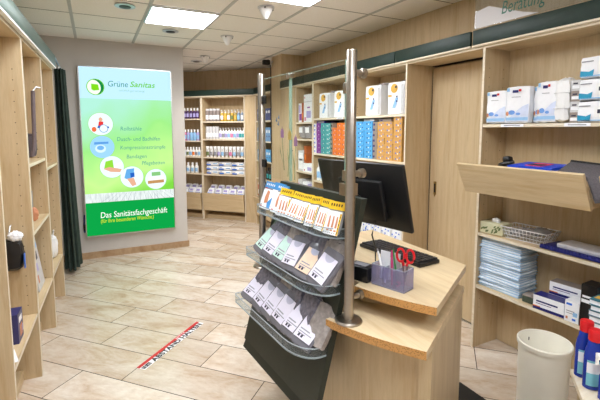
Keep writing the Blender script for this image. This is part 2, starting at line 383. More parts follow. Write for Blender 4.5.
# ------------------------------------------------------------------ lit poster
def lightbox():
    X0, X1, Z0, Z1, Y = -.135, .935, .285, 2.362, 5.577
    t = empty('light_box', (.4, Y, 0)); tag(t, 'tall backlit green and white advertising light box on the beige wall', 'light box')
    ox = .4
    b = MB(); w, h = X1 - X0, Z1 - Z0
    b.box((0, -.03, (Z0 + Z1) / 2), (w, .056, h), ALU); b.build('housing', t)
    S = 1.25
    m, nt, o = new('poster_backdrop')
    tc = nt.nodes.new('ShaderNodeTexCoord'); sp = nt.nodes.new('ShaderNodeSeparateXYZ'); nt.links.new(tc.outputs['Object'], sp.inputs[0])
    mr = nt.nodes.new('ShaderNodeMapRange'); mr.inputs[1].default_value = .7; mr.inputs[2].default_value = 2.05; nt.links.new(sp.outputs[2], mr.inputs[0])
    nz = noise(nt, tc.outputs['Object'], 2.2, 2)
    ad = nt.nodes.new('ShaderNodeMath'); ad.operation = 'MULTIPLY_ADD'; ad.inputs[1].default_value = .55; ad.inputs[2].default_value = -.27; nt.links.new(nz, ad.inputs[0])
    xx = nt.nodes.new('ShaderNodeMath'); xx.operation = 'MULTIPLY_ADD'; xx.inputs[1].default_value = -.3; nt.links.new(sp.outputs[0], xx.inputs[0]); nt.links.new(ad.outputs[0], xx.inputs[2])
    a2 = nt.nodes.new('ShaderNodeMath'); nt.links.new(mr.outputs[0], a2.inputs[0]); nt.links.new(xx.outputs[0], a2.inputs[1])
    c = ramp(nt, a2.outputs[0], [(0, srgb((120, 206, 66))), (.3, srgb((190, 238, 140))), (.6, srgb((150, 224, 128))), (1, srgb((168, 226, 206)))])
    e = nt.nodes.new('ShaderNodeEmission'); e.inputs[1].default_value = S; nt.links.new(c, e.inputs[0]); nt.links.new(e.outputs[0], o.inputs[0])
    m2, nt, o = new('poster_planks')
    c = ramp(nt, noise(nt, coords(nt, (14, 1, 3)), 4, 5, .6), [(.3, srgb((196, 206, 206))), (.5, srgb((222, 232, 230))), (.7, srgb((240, 247, 245)))])
    e = nt.nodes.new('ShaderNodeEmission'); e.inputs[1].default_value = S * .92; nt.links.new(c, e.inputs[0]); nt.links.new(e.outputs[0], o.inputs[0])
    E = lambda n, c, s=S: MATS.get('p_' + n) or emit('p_' + n, c, s)
    b = MB(); y = -.0592
    x0, x1 = X0 - ox + .012, X1 - ox - .012
    zz = lambda f: Z1 - .012 - f * (h - .024)
    q = lambda fa, fb, m, k=0: b.pr(x0, zz(fb), x1, zz(fa), y - k, m)
    q(0, .18, E('sky', (186, 226, 246))); q(.18, .745, m); q(.745, .80, m2); q(.80, 1, E('green', (14, 170, 74), 1.0))
    # perspective planks widen downwards: darker seams
    for i in range(-6, 7):
        b.quad([(i * .05 + .1, y - .0004, zz(.747)), (i * .05 + .103, y - .0004, zz(.747)), (i * .075 + .105, y - .0004, zz(.80)), (i * .075 + .1, y - .0004, zz(.80))], E('seam', (150, 162, 166)))
    T = lambda x, z: Matrix.Translation((x, y - .001, z)) @ Matrix.Rotation(R(90), 4, 'X')
    def uv(u, v):      # where a point of the photographed sheet lies on the sheet itself
        pt, ya = math.atan(40 / 404.0), R(27); x_, y_ = (u - 300) / 404.0, -(v - 170) / 404.0
        f_ = math.cos(pt) + y_ * math.sin(pt); u_ = -math.sin(pt) + y_ * math.cos(pt)
        d = (f_ * math.sin(ya) + x_ * math.cos(ya), f_ * math.cos(ya) - x_ * math.sin(ya), u_); k = 5.517 / d[1]
        return d[0] * k - ox, 1.6 + d[2] * k
    px = lambda u: uv(u, 140)[0]
    pz = lambda v, u=120: uv(u, v)[1]
    # round leaf logo
    lx, lz = px(98), pz(87, 98)
    b.disc(lx, lz, .098, .098, y - .001, E('lime', (108, 198, 40)), n=36); b.disc(lx, lz, .089, .089, y - .0014, E('palelogo', (232, 246, 226)), n=36)
    pts = [(lx + .088 * math.cos(R(a)), y - .0018, lz + .088 * math.sin(R(a))) for a in range(100, -81, -12)] + [(lx + .012 + .05 * math.cos(R(a)), y - .0018, lz + .052 * math.sin(R(a))) for a in range(-70, 91, 16)]
    for i in range(8):   # swoosh as quads along the ring
        a0, a1 = R(110 - i * 24), R(110 - (i + 1) * 24); k0, k1 = math.sin(math.pi * i / 8), math.sin(math.pi * (i + 1) / 8)
        r0 = lambda k: .09 - .034 * k
        b.quad([(lx + .09 * math.cos(a0), y - .0018, lz + .09 * math.sin(a0)), (lx + .09 * math.cos(a1), y - .0018, lz + .09 * math.sin(a1)), (lx + r0(k1) * math.cos(a1), y - .0018, lz + r0(k1) * math.sin(a1)), (lx + r0(k0) * math.cos(a0), y - .0018, lz + r0(k0) * math.sin(a0))], E('dgreen', (16, 128, 62)))
    b.quad([(lx - .045, y - .002, lz + .036), (lx + .03, y - .002, lz + .03), (lx + .04, y - .002, lz - .035), (lx - .02, y - .002, lz - .045), (lx - .045, y - .002, lz - .03)], E('leaf', (120, 206, 24)))
    b.text('Grüne', .225, .072, T(px(110.5), pz(86.5, 112)), E('tealtext', (42, 140, 122)), .15)
    b.text('Sanitas', .30, .07, T(px(132), pz(87, 133)), E('lime', (108, 198, 40)), .25, .015)
    b.text('natürlich gut versorgt', .30, .026, T(px(121), pz(91.5, 125)), E('paletext', (130, 190, 150)), .2)
    for s, u, v, u2 in (('Rollstühle', 121, 130.5, 142), ('Dusch- und Badhilfen', 117, 141, 160), ('Kompressionsstrümpfe', 120, 149.5, 165), ('Bandagen', 126, 158.5, 146), ('Pflegebetten', 141, 165, 164)):
        b.text(s, px(u2) - px(u), .05, T(px(u), pz(v, u)), E('bodytext', (70, 150, 140)), .1)
    b.text('Das Sanitätsfachgeschäft', px(165) - px(97), .075, T(px(97), pz(218.5, 97)), E('whitetext', (246, 252, 246)), .1)
    b.text('(für Ihre besonderen Wünsche.)', px(151) - px(97), .05, T(px(97), pz(223.5, 97)), E('yellowtext', (206, 226, 44)), .1)
    # round pictures
    W_ = E('disc', (226, 242, 246)); 
    def pic(u, v, r=.135, base=W_):
        x, z = px(u), pz(v, u); b.disc(x, z, r + .006, r + .006, y - .001, E('rim', (150, 214, 130)), n=36); b.disc(x, z, r, r, y - .0014, base, n=36); return x, z
    sh = lambda P, m, k=.002: b.quad([(p[0], y - k, p[1]) for p in P], m)
    x, z = pic(101.5, 124)
    sh([(x - .02, z + .03), (x + .03, z + .03), (x + .025, z - .03), (x - .03, z - .03)], E('redshirt', (220, 56, 56))); b.disc(x, z + .055, .022, .026, y - .0022, E('skin', (220, 168, 138)))
    sh([(x - .03, z - .02), (x + .09, z - .03), (x + .09, z - .05), (x - .04, z - .05)], E('jeans', (46, 96, 176)), .0022)
    b.disc(x + .03, z - .055, .05, .05, y - .0021, E('wheel', (120, 150, 200))); b.disc(x + .03, z - .055, .042, .042, y - .0023, W_); b.disc(x - .075, z - .065, .026, .03, y - .002, E('ball', (226, 106, 60)))
    x, z = pic(102, 147, base=E('bath', (150, 204, 240)))
    b.disc(x - .02, z - .02, .06, .05, y - .002, E('bath2', (208, 232, 250))); b.disc(x - .02, z - .01, .04, .028, y - .0022, E('bath3', (112, 172, 226))); sh([(x - .09, z + .03), (x + .07, z + .04), (x + .07, z + .065), (x - .085, z + .06)], E('bath4', (90, 150, 214)))
    x, z = pic(110.8, 167)
    sh([(x - .07, z + .07), (x + .01, z + .09), (x + .02, z - .01), (x - .09, z - .02)], E('limeshirt', (140, 210, 60))); sh([(x - .1, z - .02), (x - .03, z), (x + .11, z - .03), (x + .09, z - .07), (x - .02, z - .06)], E('skin', (220, 168, 138)), .0022); sh([(x + .02, z + .02), (x + .11, z + .06), (x + .12, z + .03), (x + .03, z - .02)], E('sock', (242, 246, 250)), .0021)
    x, z = pic(130.5, 177)
    sh([(x - .06, z + .1), (x + .03, z + .11), (x + .02, z), (x - .05, z - .03), (x - .09, z - .01)], E('knee', (96, 164, 220))); sh([(x - .02, z + .05), (x + .03, z + .055), (x + .03, z), (x - .015, z - .01)], E('knee2', (34, 92, 184)), .0024); sh([(x - .06, z - .02), (x + .02, z - .01), (x + .05, z - .1), (x - .0, z - .12)], E('skin', (220, 168, 138)), .0022)
    x, z = pic(154.5, 179, .13)
    sh([(x - .09, z + .03), (x + .1, z + .04), (x + .1, z - .02), (x - .09, z - .03)], E('bed', (240, 240, 236))); sh([(x - .1, z - .02), (x + .1, z - .01), (x + .1, z - .05), (x - .1, z - .06)], E('bedwood', (186, 140, 90)), .0022); sh([(x - .05, z + .09), (x + .06, z + .095), (x + .06, z + .045), (x - .05, z + .04)], E('bedgreen', (130, 190, 120)), .0021)
    b.build('poster', t)
    b = MB(); zc = (Z0 + Z1) / 2
    for cx, cz, dw, dh in ((X0 - ox + .006, zc, .012, h), (X1 - ox - .006, zc, .012, h), (0, Z0 + .006, w, .012), (0, Z1 - .006, w, .012)): b.box((cx + (0 if dw < .1 else (X0 + X1) / 2 - ox), -.06, cz), (dw, .008, dh), ALU)
    b.build('frame', t)
    b = MB(); b.tube([(X0 - ox - .012, -.012, .34), (X0 - ox - .016, -.014, .44), (X0 - ox - .008, -.012, .56)], .009, NAVY); b.box((X0 - ox - .014, -.014, .40), (.022, .024, .07), DARK); b.build('power_lead', t)
lightbox()

# ------------------------------------------------------------------ shelving units
def unit(name, label, loc, rot, w, h, d, shelves, holes=True, fr='z', back=True, t=.018, cat='shelving unit', plinth=True, strips=()):
    """x across, front at y=0, going back to y=d"""
    e = empty(name, loc, rot); tag(e, label, cat)
    for sx in (-1, 1):
        b = MB(); b.box((sx * (w / 2 - t / 2 - .0005), d / 2, h / 2), (t, d, h), WOOD)
        b.box((sx * (w / 2 - t / 2 - .0005), -.0008, h / 2), (t, .0012, h), EDGE)
        if holes:
            for yy in (.05, d - .07):
                z = .3
                while z < h - .15:
                    xx = sx * (w / 2 - t - .001)
                    b.quad([(xx, yy + .0032 * math.cos(a), z + .0032 * math.sin(a)) for a in [k * math.pi / 3 for k in range(6)]], HOLE); z += .064
        b.build('upright', e)
    if back:
        b = MB(); b.box((0, d - .004, h / 2), (w - 2 * t - .004, .008, h - .01), WOOD); b.build('back_panel', e)
    b = MB(); b.box((0, d / 2, h - .014), (w - 2 * t - .002, d - .002, .026), WOODH); b.box((0, -.0006, h - .014), (w - 2 * t - .002, .0012, .028), EDGE); b.build('top_panel', e)
    for i, z in enumerate(shelves):
        b = MB(); b.box((0, (d - .012) / 2 + .004, z - .0105), (w - 2 * t - .004, d - .016, .021), WOODH); b.box((0, .0034, z - .0105), (w - 2 * t - .004, .0012, .021), EDGE)
        s = b.build('shelf', e)
        for (k, x0, x1) in strips:
            if k == i:
                q = MB(); q.box(((x0 + x1) / 2, .0016, z - .0105), (x1 - x0, .002, .019), PAPER); q.box(((x0 + x1) / 2, .0002, z - .0105), ((x1 - x0) * .7, .0008, .005), GREY); q.build('price_strip', s)
    if plinth:
        b = MB(); b.box((0, d / 2 + .04, .035), (w - 2 * t - .004, d - .12, .07), WOODH); b.build('plinth', e)
    return e
def fascia(x0, x1, frame, z0, label, tilt=0):
    c = frame.at((x0 + x1) / 2, -.012, z0)
    t = empty('fascia_board', c, frame.r); tag(t, label, 'fascia')
    b = MB(); b.box((0, 0, .05), (x1 - x0, .022, .104), GREEN, bev=.003); b.build('board', t)
    b = MB(); b.box((0, .012, -.006), (x1 - x0, .05, .012), EDGE); b.build('lower_strip', t)
H_R = 2.19
# right wall: frame with x = -Y
FR = Frame((2.43, 0, 0), RW)
XR = lambda y: -y
unit('shelving_unit', 'open maple shelving bay nearest on the right, with tilted bin', (2.43, 1.5225, 0), RW, .905, H_R, .265, [1.64, .868, .48], plinth=False, strips=((0, -.29, -.13), (0, .12, .26)))
unit('shelving_unit', 'maple shelving bay mostly cut off by the right photo edge', (2.43, .632, 0), RW, .87, H_R, .265, [1.64, .868, .48], plinth=False)
unit('shelving_unit', 'open maple shelving bay beside the sliding door, blue and tan cartons', (2.43, 3.1475, 0), RW, .825, H_R, .35, [1.74, 1.315, .92, .50], strips=())
unit('shelving_unit', 'open maple shelving bay behind the screen, purple, teal and orange cartons', (2.43, 3.99, 0), RW, .855, H_R, .35, [1.74, 1.315, .98, .5], strips=((0, .12, .25),))
unit('shelving_unit', 'narrow maple shelving bay with white boxes beside the closed cupboard', (2.43, 4.66, 0), RW, .48, H_R, .35, [1.70, 1.484, 1.057, .78, .4])
unit('shelving_unit', 'maple shelving bay beyond the pier, partly seen through the screen', (2.43, 6.07, 0), RW, .70, H_R, .34, [1.75, 1.42, 1.10, .80, .5])
def cupboard():
    t = empty('tall_cupboard', (2.43, 5.13, 0), RW); tag(t, 'narrow tall maple cupboard with one knob, between pier and white boxes', 'cupboard')
    b = MB(); b.box((0, .18, H_R / 2), (.455, .34, H_R), WOOD); b.build('carcass', t)
    b = MB(); b.box((0, 0, 1.12), (.45, .018, 2.1), WOOD, bev=.002); d = b.build('door', t)
    b = MB(); b.lathe([(.006, 0), (.006, .014), (.014, .02), (.013, .03), (0, .033)], BLACK, n=14, M=Matrix.Translation((.16, -.009, 1.32)) @ Matrix.Rotation(R(90), 4, 'X')); b.build('knob', d)
cupboard()
# recessed sliding door and its soffit
b = MB(); b.box((2.735, 2.355, 1.075), (.03, .745, 2.13), WOOD); dr = struct(b.build('door_1'))
b = MB(); b.box((2.7185, 2.66, 1.08), (.004, .03, .12), BRASS, bev=.004); b.box((2.716, 2.66, 1.08), (.002, .016, .08), HOLE); b.tube([(2.717, 2.66, 1.02), (2.717, 2.66, 1.005)], .006, BRASS); h_ = b.build('door_handle', dr)
b = MB(); b.box((2.61, 2.355, H_R - .014), (.36, .752, .026), WOODY); b.box((2.4298, 2.355, H_R - .014), (.0012, .752, .028), EDGE); b.box((2.735, 2.355, H_R - .031), (.05, .75, .004), HOLE); struct(b.build('trim_1'))
b = MB(); b.box((2.75, 2.345, .001), (.1, .745, .01), ALU); b.box((2.745, 2.728, 1.07), (.05, .008, 2.13), HOLE); struct(b.build('trim_2'))
for y0, y1, s in ((.25, 2.05, 'longest dark green fascia board over the nearest right shelves'), (2.07, 2.875, 'dark green fascia board over the sliding door'), (2.885, 3.77, 'dark green fascia board over the blue and tan cartons'),
                  (3.78, 4.625, 'dark green fascia board over the purple and teal cartons, behind the glass'), (4.635, 5.36, 'dark green fascia board ending against the wooden pier')):
    fascia(XR(y1), XR(y0), FR, H_R, s)
fascia(XR(6.44), XR(5.72), FR, H_R, 'dark green fascia board beyond the wooden pier')
# diagonal corner units
DR = R(-45)
def dpt(s): k = s * math.sqrt(2); return ((8.91 + k) / 2, (8.91 - k) / 2, 0)
unit('shelving_unit', 'far corner maple shelving bay, right column with pump bottles', dpt(-3.457), DR, .842, H_R, .33, [1.75, 1.44, 1.121, .816], holes=False)
unit('shelving_unit', 'far corner maple shelving bay, left column half hidden by the wall', dpt(-4.30), DR, .84, H_R, .33, [1.80, 1.41, 1.125, .825], holes=False)
t = empty('filler_panel', dpt(-2.932), DR); tag(t, 'plain narrow maple panel joining the far corner shelves to the right', 'panel')
b = MB(); b.box((0, .02, H_R / 2), (.2, .03, H_R), WOOD); b.build('board', t)
b = MB(); b.box((0, .04, .035), (.19, .02, .07), WOODH); b.build('plinth', t)
FD = Frame(dpt(-3.457), DR); FD2 = Frame(dpt(-4.30), DR)
fascia(-1.25, .62, FD, H_R, 'dark green fascia board over the far corner shelves')
def bin_drawer(fr, w, z0, z1, label, out=.09):
    """open-topped bin whose front leans outwards, at the foot of a unit"""
    t = empty('bin_drawer', fr.at(0, 0, 0), fr.r); tag(t, label, 'drawer')
    hh = z1 - z0
    b = MB(); M = Matrix.Translation((0, -.012, z0)) @ Matrix.Rotation(R(9), 4, 'X'); b.box((0, 0, hh / 2), (w, .018, hh), WOODH, M); b.build('front', t)
    b = MB(); b.box((0, .13, z0 + .012), (w - .03, .24, .016), WOODH); b.build('bottom', t)
    for s in (-1, 1):
        b = MB(); b.prism([(-.03, z1 - .02), (-.004, z0), (.26, z0), (.26, z1 - .03)], s * (w / 2 - .016) - .006, s * (w / 2 - .016) + .006, WOOD, Matrix(((0, 0, 1, 0), (1, 0, 0, 0), (0, 1, 0, 0), (0, 0, 0, 1)))); b.build('side', t)
    return t
bin_drawer(FD, .80, .17, .49, 'open bin drawer heaped with white packs, far corner right column')
bin_drawer(FD2, .79, .17, .49, 'open bin drawer at far corner left, half hidden by the wall')
bin_drawer(Frame((2.43, 6.07, 0), RW), .62, .17, .49, 'open bin drawer under the red and white jars beyond the pier')
# left shelves: frame facing +x
LA = R(87.8)
FLr = Frame((-.367, 3.002, 0), LA)
for xc, w, sh, s in ((-.36, .718, [.43], 'left maple shelving bay nearest the camera'), (.3625, .723, [.42, .945, 1.385], 'left maple shelving bay in the middle'), (1.073, .694, [.42, 1.3], 'left maple shelving bay farthest back, beside the curtain')):
    unit('shelving_unit', s, FLr.at(xc, 0, 0), LA, w, 2.175, .40, sh)
t = empty('fascia_board', FLr.at(.35, -.02, 2.175), LA); tag(t, 'grey-green fascia board along the top of the left shelves', 'fascia')
GREYG = plain('grey_green_board', (84, 104, 95), .4)
b = MB(); b.box((0, 0, .053), (2.14, .022, .106), GREYG, bev=.003); b.build('board', t)
b = MB(); b.box((0, -.0005, -.006), (2.14, .024, .012), WHITE); b.build('lower_strip', t)

# ------------------------------------------------------------------ curtain
def curtain():
    t = empty('curtain', (-.30, 5.22, 0)); tag(t, 'dark green cloth curtain gathered between left shelves and beige wall', 'curtain')
    n, rows = 72, 14; V = []; F = []
    for j in range(rows + 1):
        f = j / rows; z = .05 + f * 2.21; k = 1.25 - .5 * f ** .8
        for i in range(n):
            a = 2 * math.pi * i / n; rr = 1 + .22 * math.sin(9 * a + .7 * math.sin(3 * f)) + .1 * math.sin(4 * a + 1)
            V.append((.058 * k * rr * math.cos(a) + .03 * (1 - f), .15 * k * rr * math.sin(a), z))
    for j in range(rows):
        for i in range(n): F.append((j * n + i, j * n + (i + 1) % n, (j + 1) * n + (i + 1) % n, (j + 1) * n + i))
    F.append(tuple(range(n))[::-1]); F.append(tuple(range(rows * n, rows * n + n)))
    b = MB(); b.add(V, F, CURT); b.build('cloth', t, ang=80)
    b = MB()
    for k in range(5): b.lathe([(.012, 0), (.012, .03)], ALU, (-.0, -.12 + k * .06, 2.25), 10)
    b.build('ring', t)
    r = empty('curtain_rail', (-.30, 5.0, 2.29)); tag(r, 'thin pale curtain rail from left shelves to the beige wall', 'curtain rail')
    b = MB(); b.tube([(0, -.57, 0), (0, 0, 0), (0, .565, 0)], .011, plain('rail_blue', (150, 176, 196), .3, .6)); b.build('rod', r)
    b = MB(); b.box((0, .571, 0), (.05, .01, .05), ALU); b.build('wall_bracket', r)
curtain()

# ------------------------------------------------------------------ security camera
t = empty('security_camera', (2.355, 5.66, 2.60)); tag(t, 'small black security camera on a bracket beside the wooden pier', 'camera')
b = MB(); b.box((-.02, .03, 0), (.11, .07, .07), BLACK, bev=.012); b.build('housing', t)
b = MB(); b.lathe([(.03, 0), (.03, .03), (.02, .032)], DARK, n=16, M=Matrix.Translation((-.02, -.015, 0)) @ Matrix.Rotation(R(90), 4, 'X')); b.build('lens', t)
b = MB(); b.tube([(.05, .02, .0), (.10, .0, .03), (.12, 0, .05), (.12, 0, .078)], .012, ALU); b.build('bracket', t)
b = MB(); b.tube([(.04, .02, -.03), (.05, .03, -.1), (.055, .03, -1.5)], .007, BLACK); b.build('cable', t)
# ------------------------------------------------------------------ counter
def poly_off(p): return p
def counter():
    t = empty('service_counter', (1.3, 1.75, 0)); tag(t, 'maple service counter with two stepped tops, right of the accessory stand', 'counter')
    M = Matrix.Translation((-1.3, -1.75, 0))
    def lip(a, c, bulge, n=10):
        a = Vector(a); c = Vector(c); d = c - a; nn = Vector((-d.y, d.x)).normalized()
        return [a + d * (i / n) - nn * (-bulge) * 4 * (i / n) * (1 - i / n) * -1 for i in range(n + 1)]
    def top(a, c, rest, z, name, bul):
        L = lip(a, c, bul); P = [tuple(p) for p in L] + rest
        b = MB(); b.prism(P, z - .034, z, WOODY, M, {i: LIP for i in range(len(L) - 1)}); b.build(name, t)
    top((.857, 1.436), (1.053, 1.044), [(1.681, 1.422), (1.70, 2.30), (.985, 2.30), (.985, 1.46)], .79, 'lower_top', .018)
    top((1.019, 1.458), (1.179, 1.122), [(1.70, 1.43), (1.722, 2.26), (1.06, 2.26), (1.06, 1.48)], .90, 'upper_top', .014)
    b = MB(); b.prism([(1.10, 1.52), (1.30, 1.30), (1.66, 1.50), (1.68, 2.22), (1.10, 2.22)], .79, .866, WOOD, M); b.build('riser', t)
    b = MB(); b.prism([(.99, 1.47), (1.13, 1.15), (1.11, 1.14), (1.13, 1.092), (1.665, 1.414), (1.685, 2.28), (.99, 2.28)], .06, .756, WOOD, M); b.build('body', t)
    b = MB(); b.prism([(1.02, 1.5), (1.15, 1.19), (1.64, 1.45), (1.66, 2.25), (1.02, 2.25)], 0, .06, DARK, M); b.build('plinth', t)
counter()
t = MB(); t.prism([(1.75, 1.69), (2.0, 1.69), (2.0, .5), (1.25, .5), (1.25, 1.08), (1.75, 1.38)], .0005, .012, DARK); tag(t.build('floor_mat'), 'black rubber floor mat behind the service counter', 'mat')

# ------------------------------------------------------------------ glass screen
GA = R(3)
def screen():
    # frame: x along screen towards the far post, y outward to the aisle
    p0 = Vector((.933, 1.375)); p1 = Vector((.868, 2.19)); L = (p1 - p0).length; ang = math.atan2(p1.y - p0.y, p1.x - p0.x)
    t = empty('glass_screen', (p0.x, p0.y, .79), ang); tag(t, 'clear glass screen between two steel posts on the counter', 'screen')
    ZT = 1.917 - .79
    for x, zb in ((0, 0), (L, -.0)):
        b = MB(); b.lathe([(.021, 0), (.021, ZT - .004), (.019, ZT), (0, ZT)], STEEL, (x, 0, 0), 24); p = b.build('post', t)
        b = MB(); b.lathe([(.058, .0), (.058, .006), (.052, .012), (.024, .014), (.0, .014)], STEEL, (x, 0, .0005), 32); b.build('base_flange', p)
    b = MB(); zb = 1.335 - .79; zt = 1.885 - .79
    b.box((L / 2, 0, (zb + zt) / 2), (L - .07, .008, zt - zb), GLASS)
    for q in ((L / 2, zt, L - .07, .0012),): b.box((q[0], 0, q[1]), (q[2], .0085, q[3]), GEDGE)
    b.box((.036, 0, (zb + zt) / 2), (.0012, .0085, zt - zb), GEDGE)
    yv = .0046
    def tulip(x, z, m, hgt, lean):
        for dx, k in ((-.009, .8), (0, 1), (.009, .8)):
            b.quad([(x + dx - .008, yv, z), (x + dx + .008, yv, z), (x + dx + .009, yv, z + .03), (x + dx, yv, z + .062 * k), (x + dx - .009, yv, z + .03)], m)
        b.quad([(x - .003, yv, z), (x + .003, yv, z), (x + .004 + lean, yv, z - hgt), (x - .004 + lean, yv, z - hgt)], DEC_G)
        b.quad([(x + lean * .6, yv, z - hgt * .85), (x + .022, yv, z - hgt * .45), (x + .026, yv, z - hgt * .2), (x + .012, yv, z - hgt * .5)], DEC_G)
    tulip(.567, 1.56 - .79, DEC_P, .17, -.02); tulip(.487, 1.55 - .79, DEC_Y, .19, .02); tulip(.43, 1.52 - .79, DEC_P, .17, .01)
    for dx, dz in ((0, 0), (.02, .02), (-.005, .035)): b.quad([(.6 + dx, yv, .83 + dz), (.62 + dx, yv, .838 + dz), (.605 + dx, yv, .86 + dz)], DEC_B)
    b.build('pane', t)
    b = MB(); b.box((.507, -.012, (zb + zt) / 2), (.012, .012, zt - zb), GEDGE); b.build('glass_fin', t)
    b = MB(); b.box((.507, -.008, zt - .012), (.03, .03, .024), STEEL, bev=.004); b.build('fin_clamp', t)
    for x, z in ((.03, .98), (.03, .62), (L - .03, .98), (L - .03, .62)):
        b = MB(); b.box((x, 0, z), (.03, .022, .045), BLACK if x > .2 else STEEL, bev=.004); b.build('glass_clamp', t)
    for z in (1.04, .63, .105):
        b = MB(); b.lathe([(.013, 0), (.013, .03), (.02, .032), (.02, .05), (.016, .053), (0, .053)], STEEL, n=18, M=Matrix.Translation((0, -.018, z)) @ Matrix.Rotation(R(90), 4, 'X')); b.build('side_knob', t)
screen()

# ------------------------------------------------------------------ accessory stand (gondola) in front of the counter
GT = R(94)
GF = Frame((.92, 1.42, 0), GT)          # x runs along to the far post, y points to the aisle
bo = lambda z: .12 + (.45 - z) * .27    # front face of the leaning board
LEN = .735
TR = {'top': (1.135, .06), 'mid': (.895, .13), 'bot': (.635, .20)}
def stand():
    t = empty('display_stand', GF.at(0, 0, 0), GT); tag(t, 'leaning dark green accessory stand with three clear trays', 'display stand')
    YZ = Matrix(((0, 0, 1, 0), (1, 0, 0, 0), (0, 1, 0, 0), (0, 0, 0, 1)))
    zt, zb, zs = 1.30, .345, .392
    b = MB(); b.prism([(bo(zt), zt), (bo(zt) - .03, zt), (bo(zs) - .03, zs), (bo(zs), zs)], -.002, LEN + .01, GREENP, YZ); b.build('back_board', t)
    b = MB(); b.prism([(bo(zs) - .008, zs - .007), (bo(zs) - .034, zs - .007), (bo(zb) - .034, zb), (bo(zb) - .004, zb)], -.002, LEN + .01, GREENP, YZ); b.build('kick_board', t)
    for x in (.34, LEN - .1):
        b = MB(); b.prism([(bo(.74) - .031, .745), (-.08, .74), (-.08, .50), (bo(.5) - .031, .50)], x, x + .02, DARK, YZ); b.build('bracket', t)
    for k, (z, o) in TR.items():
        yb = bo(z) + .002
        # plan outline: straight front, far corner square, near end swept back
        P = [(LEN + .0, yb), (LEN + .0, o - .01), (LEN - .02, o), (.16, o)] + [(.16 - .16 * math.sin(R(a)), yb + .03 + (o - yb - .03) * math.cos(R(a))) for a in (15, 30, 45, 60, 75)] + [(-.0, yb + .03), (-.0, yb)]
        b = MB(); b.prism(P, z, z + .005, ACRYL)
        n = len(P); hh = .042
        for i in range(n - 1):
            (xa, ya), (xb, yb2) = P[i], P[i + 1]; d = Vector((xb - xa, yb2 - ya)); nn = Vector((d.y, -d.x)).normalized() * .004
            b.prism([(xa, ya), (xb, yb2), (xb - nn.x, yb2 - nn.y), (xa - nn.x, ya - nn.y)], z + .005, z + hh, ACRYL)
            b.prism([(xa, ya), (xb, yb2), (xb - nn.x, yb2 - nn.y), (xa - nn.x, ya - nn.y)], z + hh, z + hh + .003, ACEDGE)
            b.prism([(xa, ya), (xb, yb2), (xb - nn.x, yb2 - nn.y), (xa - nn.x, ya - nn.y)], z - .001, z + .0055, ACEDGE)
        b.build('tray', t)
stand()
GI = GF.at
def bag(kind, w, h, d):
    """hanging pouch; x across, z up along the pouch, -y the printed face; base at the origin"""
    t = empty('product_pouch')
    b = MB()
    if kind in ('grey', 'taupe'):
        m = DPOUCH if kind == 'grey' else TPOUCH
        b.soft((0, 0, h / 2), (w, d, h), m, r=.1, jit=.003); b.build('pouch', t)
        b = MB(); b.box((0, 0, h + .004), (w * .9, .004, .022), m); b.build('top_seal', t)
    elif kind in ('white', 'beige', 'dark', 'mint'):
        b.soft((0, 0, h / 2), (w, d, h), POUCH, r=.13, jit=.003)
        b.box((0, 0, h + .006), (w * .92, .003, .02), POUCH)
        b.build('pouch', t)
        b = MB(); y = -d / 2 - .0055; cw = w * .39; c0, c1 = .03, h * .8
        lm = {'white': LBL, 'beige': BEI, 'dark': LBL, 'mint': MINT}[kind]
        b.box((0, y + .0006, (c0 + c1) / 2), (cw * 2, .0016, c1 - c0), lm)
        y -= .0008
        n = 12; b.quad([(cw * .6 * math.cos(a) * 1.0, y, c1 - cw * .62 * math.sin(a)) for a in [math.pi * k / n for k in range(n + 1)]], ARC)
        for x0, z0, x1, z1 in ((-.3, .46, .15, .5), (-.3, .38, .3, .41), (-.3, .32, .05, .35)): b.pr(x0 * w, z0 * c1, x1 * w, z1 * c1, y, GREY)
        for x0 in (-.24, -.1): b.pr(x0 * w, .24 * c1, (x0 + .09) * w, .33 * c1, y, NAVYD)
        b.build('label_card', t)
    else:
        main = YELLOW if kind == 'yellow' else BLUEH
        b.soft((0, 0, h / 2), (w, d, h), WRAP, r=.3, jit=.001); b.build('pouch', t)
        b = MB(); y = -d / 2 - .0015
        b.box((0, y + .0006, h * .45), (w * .94, .0016, h * .88), PAPER)
        y -= .0008
        if kind == 'yellow':
            for i, x in enumerate((-.22, .02, .25)):
                b.quad([((x - .08) * w, y, .14 * h), ((x + .07) * w, y, .14 * h), ((x + .06) * w, y, .5 * h), ((x + .03) * w, y, .7 * h), ((x - .05) * w, y, .7 * h), ((x - .06) * w, y, .4 * h)], SKIN)
                b.pr((x - .07) * w, .2 * h, (x + .06) * w, .27 * h, y - .0004, PAPER)
            for i in range(7): b.pr(-.45 * w + i * .13 * w, .06 * h, -.38 * w + i * .13 * w, .09 * h, y - .0003, GREY)
            b.pr(.36 * w, .02 * h, .47 * w, .82 * h, y - .0003, YELLOW)
            for i in range(5): b.pr(.39 * w, (.1 + i * .14) * h, .43 * w, (.17 + i * .14) * h, y - .0006, BLACK)
        else:
            b.quad([(-.15 * w, y, .25 * h), (.15 * w, y, .3 * h), (.12 * w, y, .8 * h), (-.1 * w, y, .85 * h), (-.2 * w, y, .5 * h)], SKIN)
            b.quad([(.2 * w, y - .0003, .05 * h), (.46 * w, y - .0003, .05 * h), (.46 * w, y - .0003, .6 * h), (.1 * w, y - .0003, .3 * h)], BLUEH)
            b.pr(-.4 * w, .1 * h, -.25 * w, .14 * h, y - .0004, RED)
        b.build('card', t)
        b = MB(); b.box((0, -d / 2 + .003, h + .012), (w, .006, .036), main)
        for i in range(5): b.pr(-.36 * w + i * .16 * w, h + .008, -.28 * w + i * .16 * w, h + .02, -d / 2 - .0008, BLACK if kind == 'yellow' else PAPER)
        b.build('header', t)
    return t
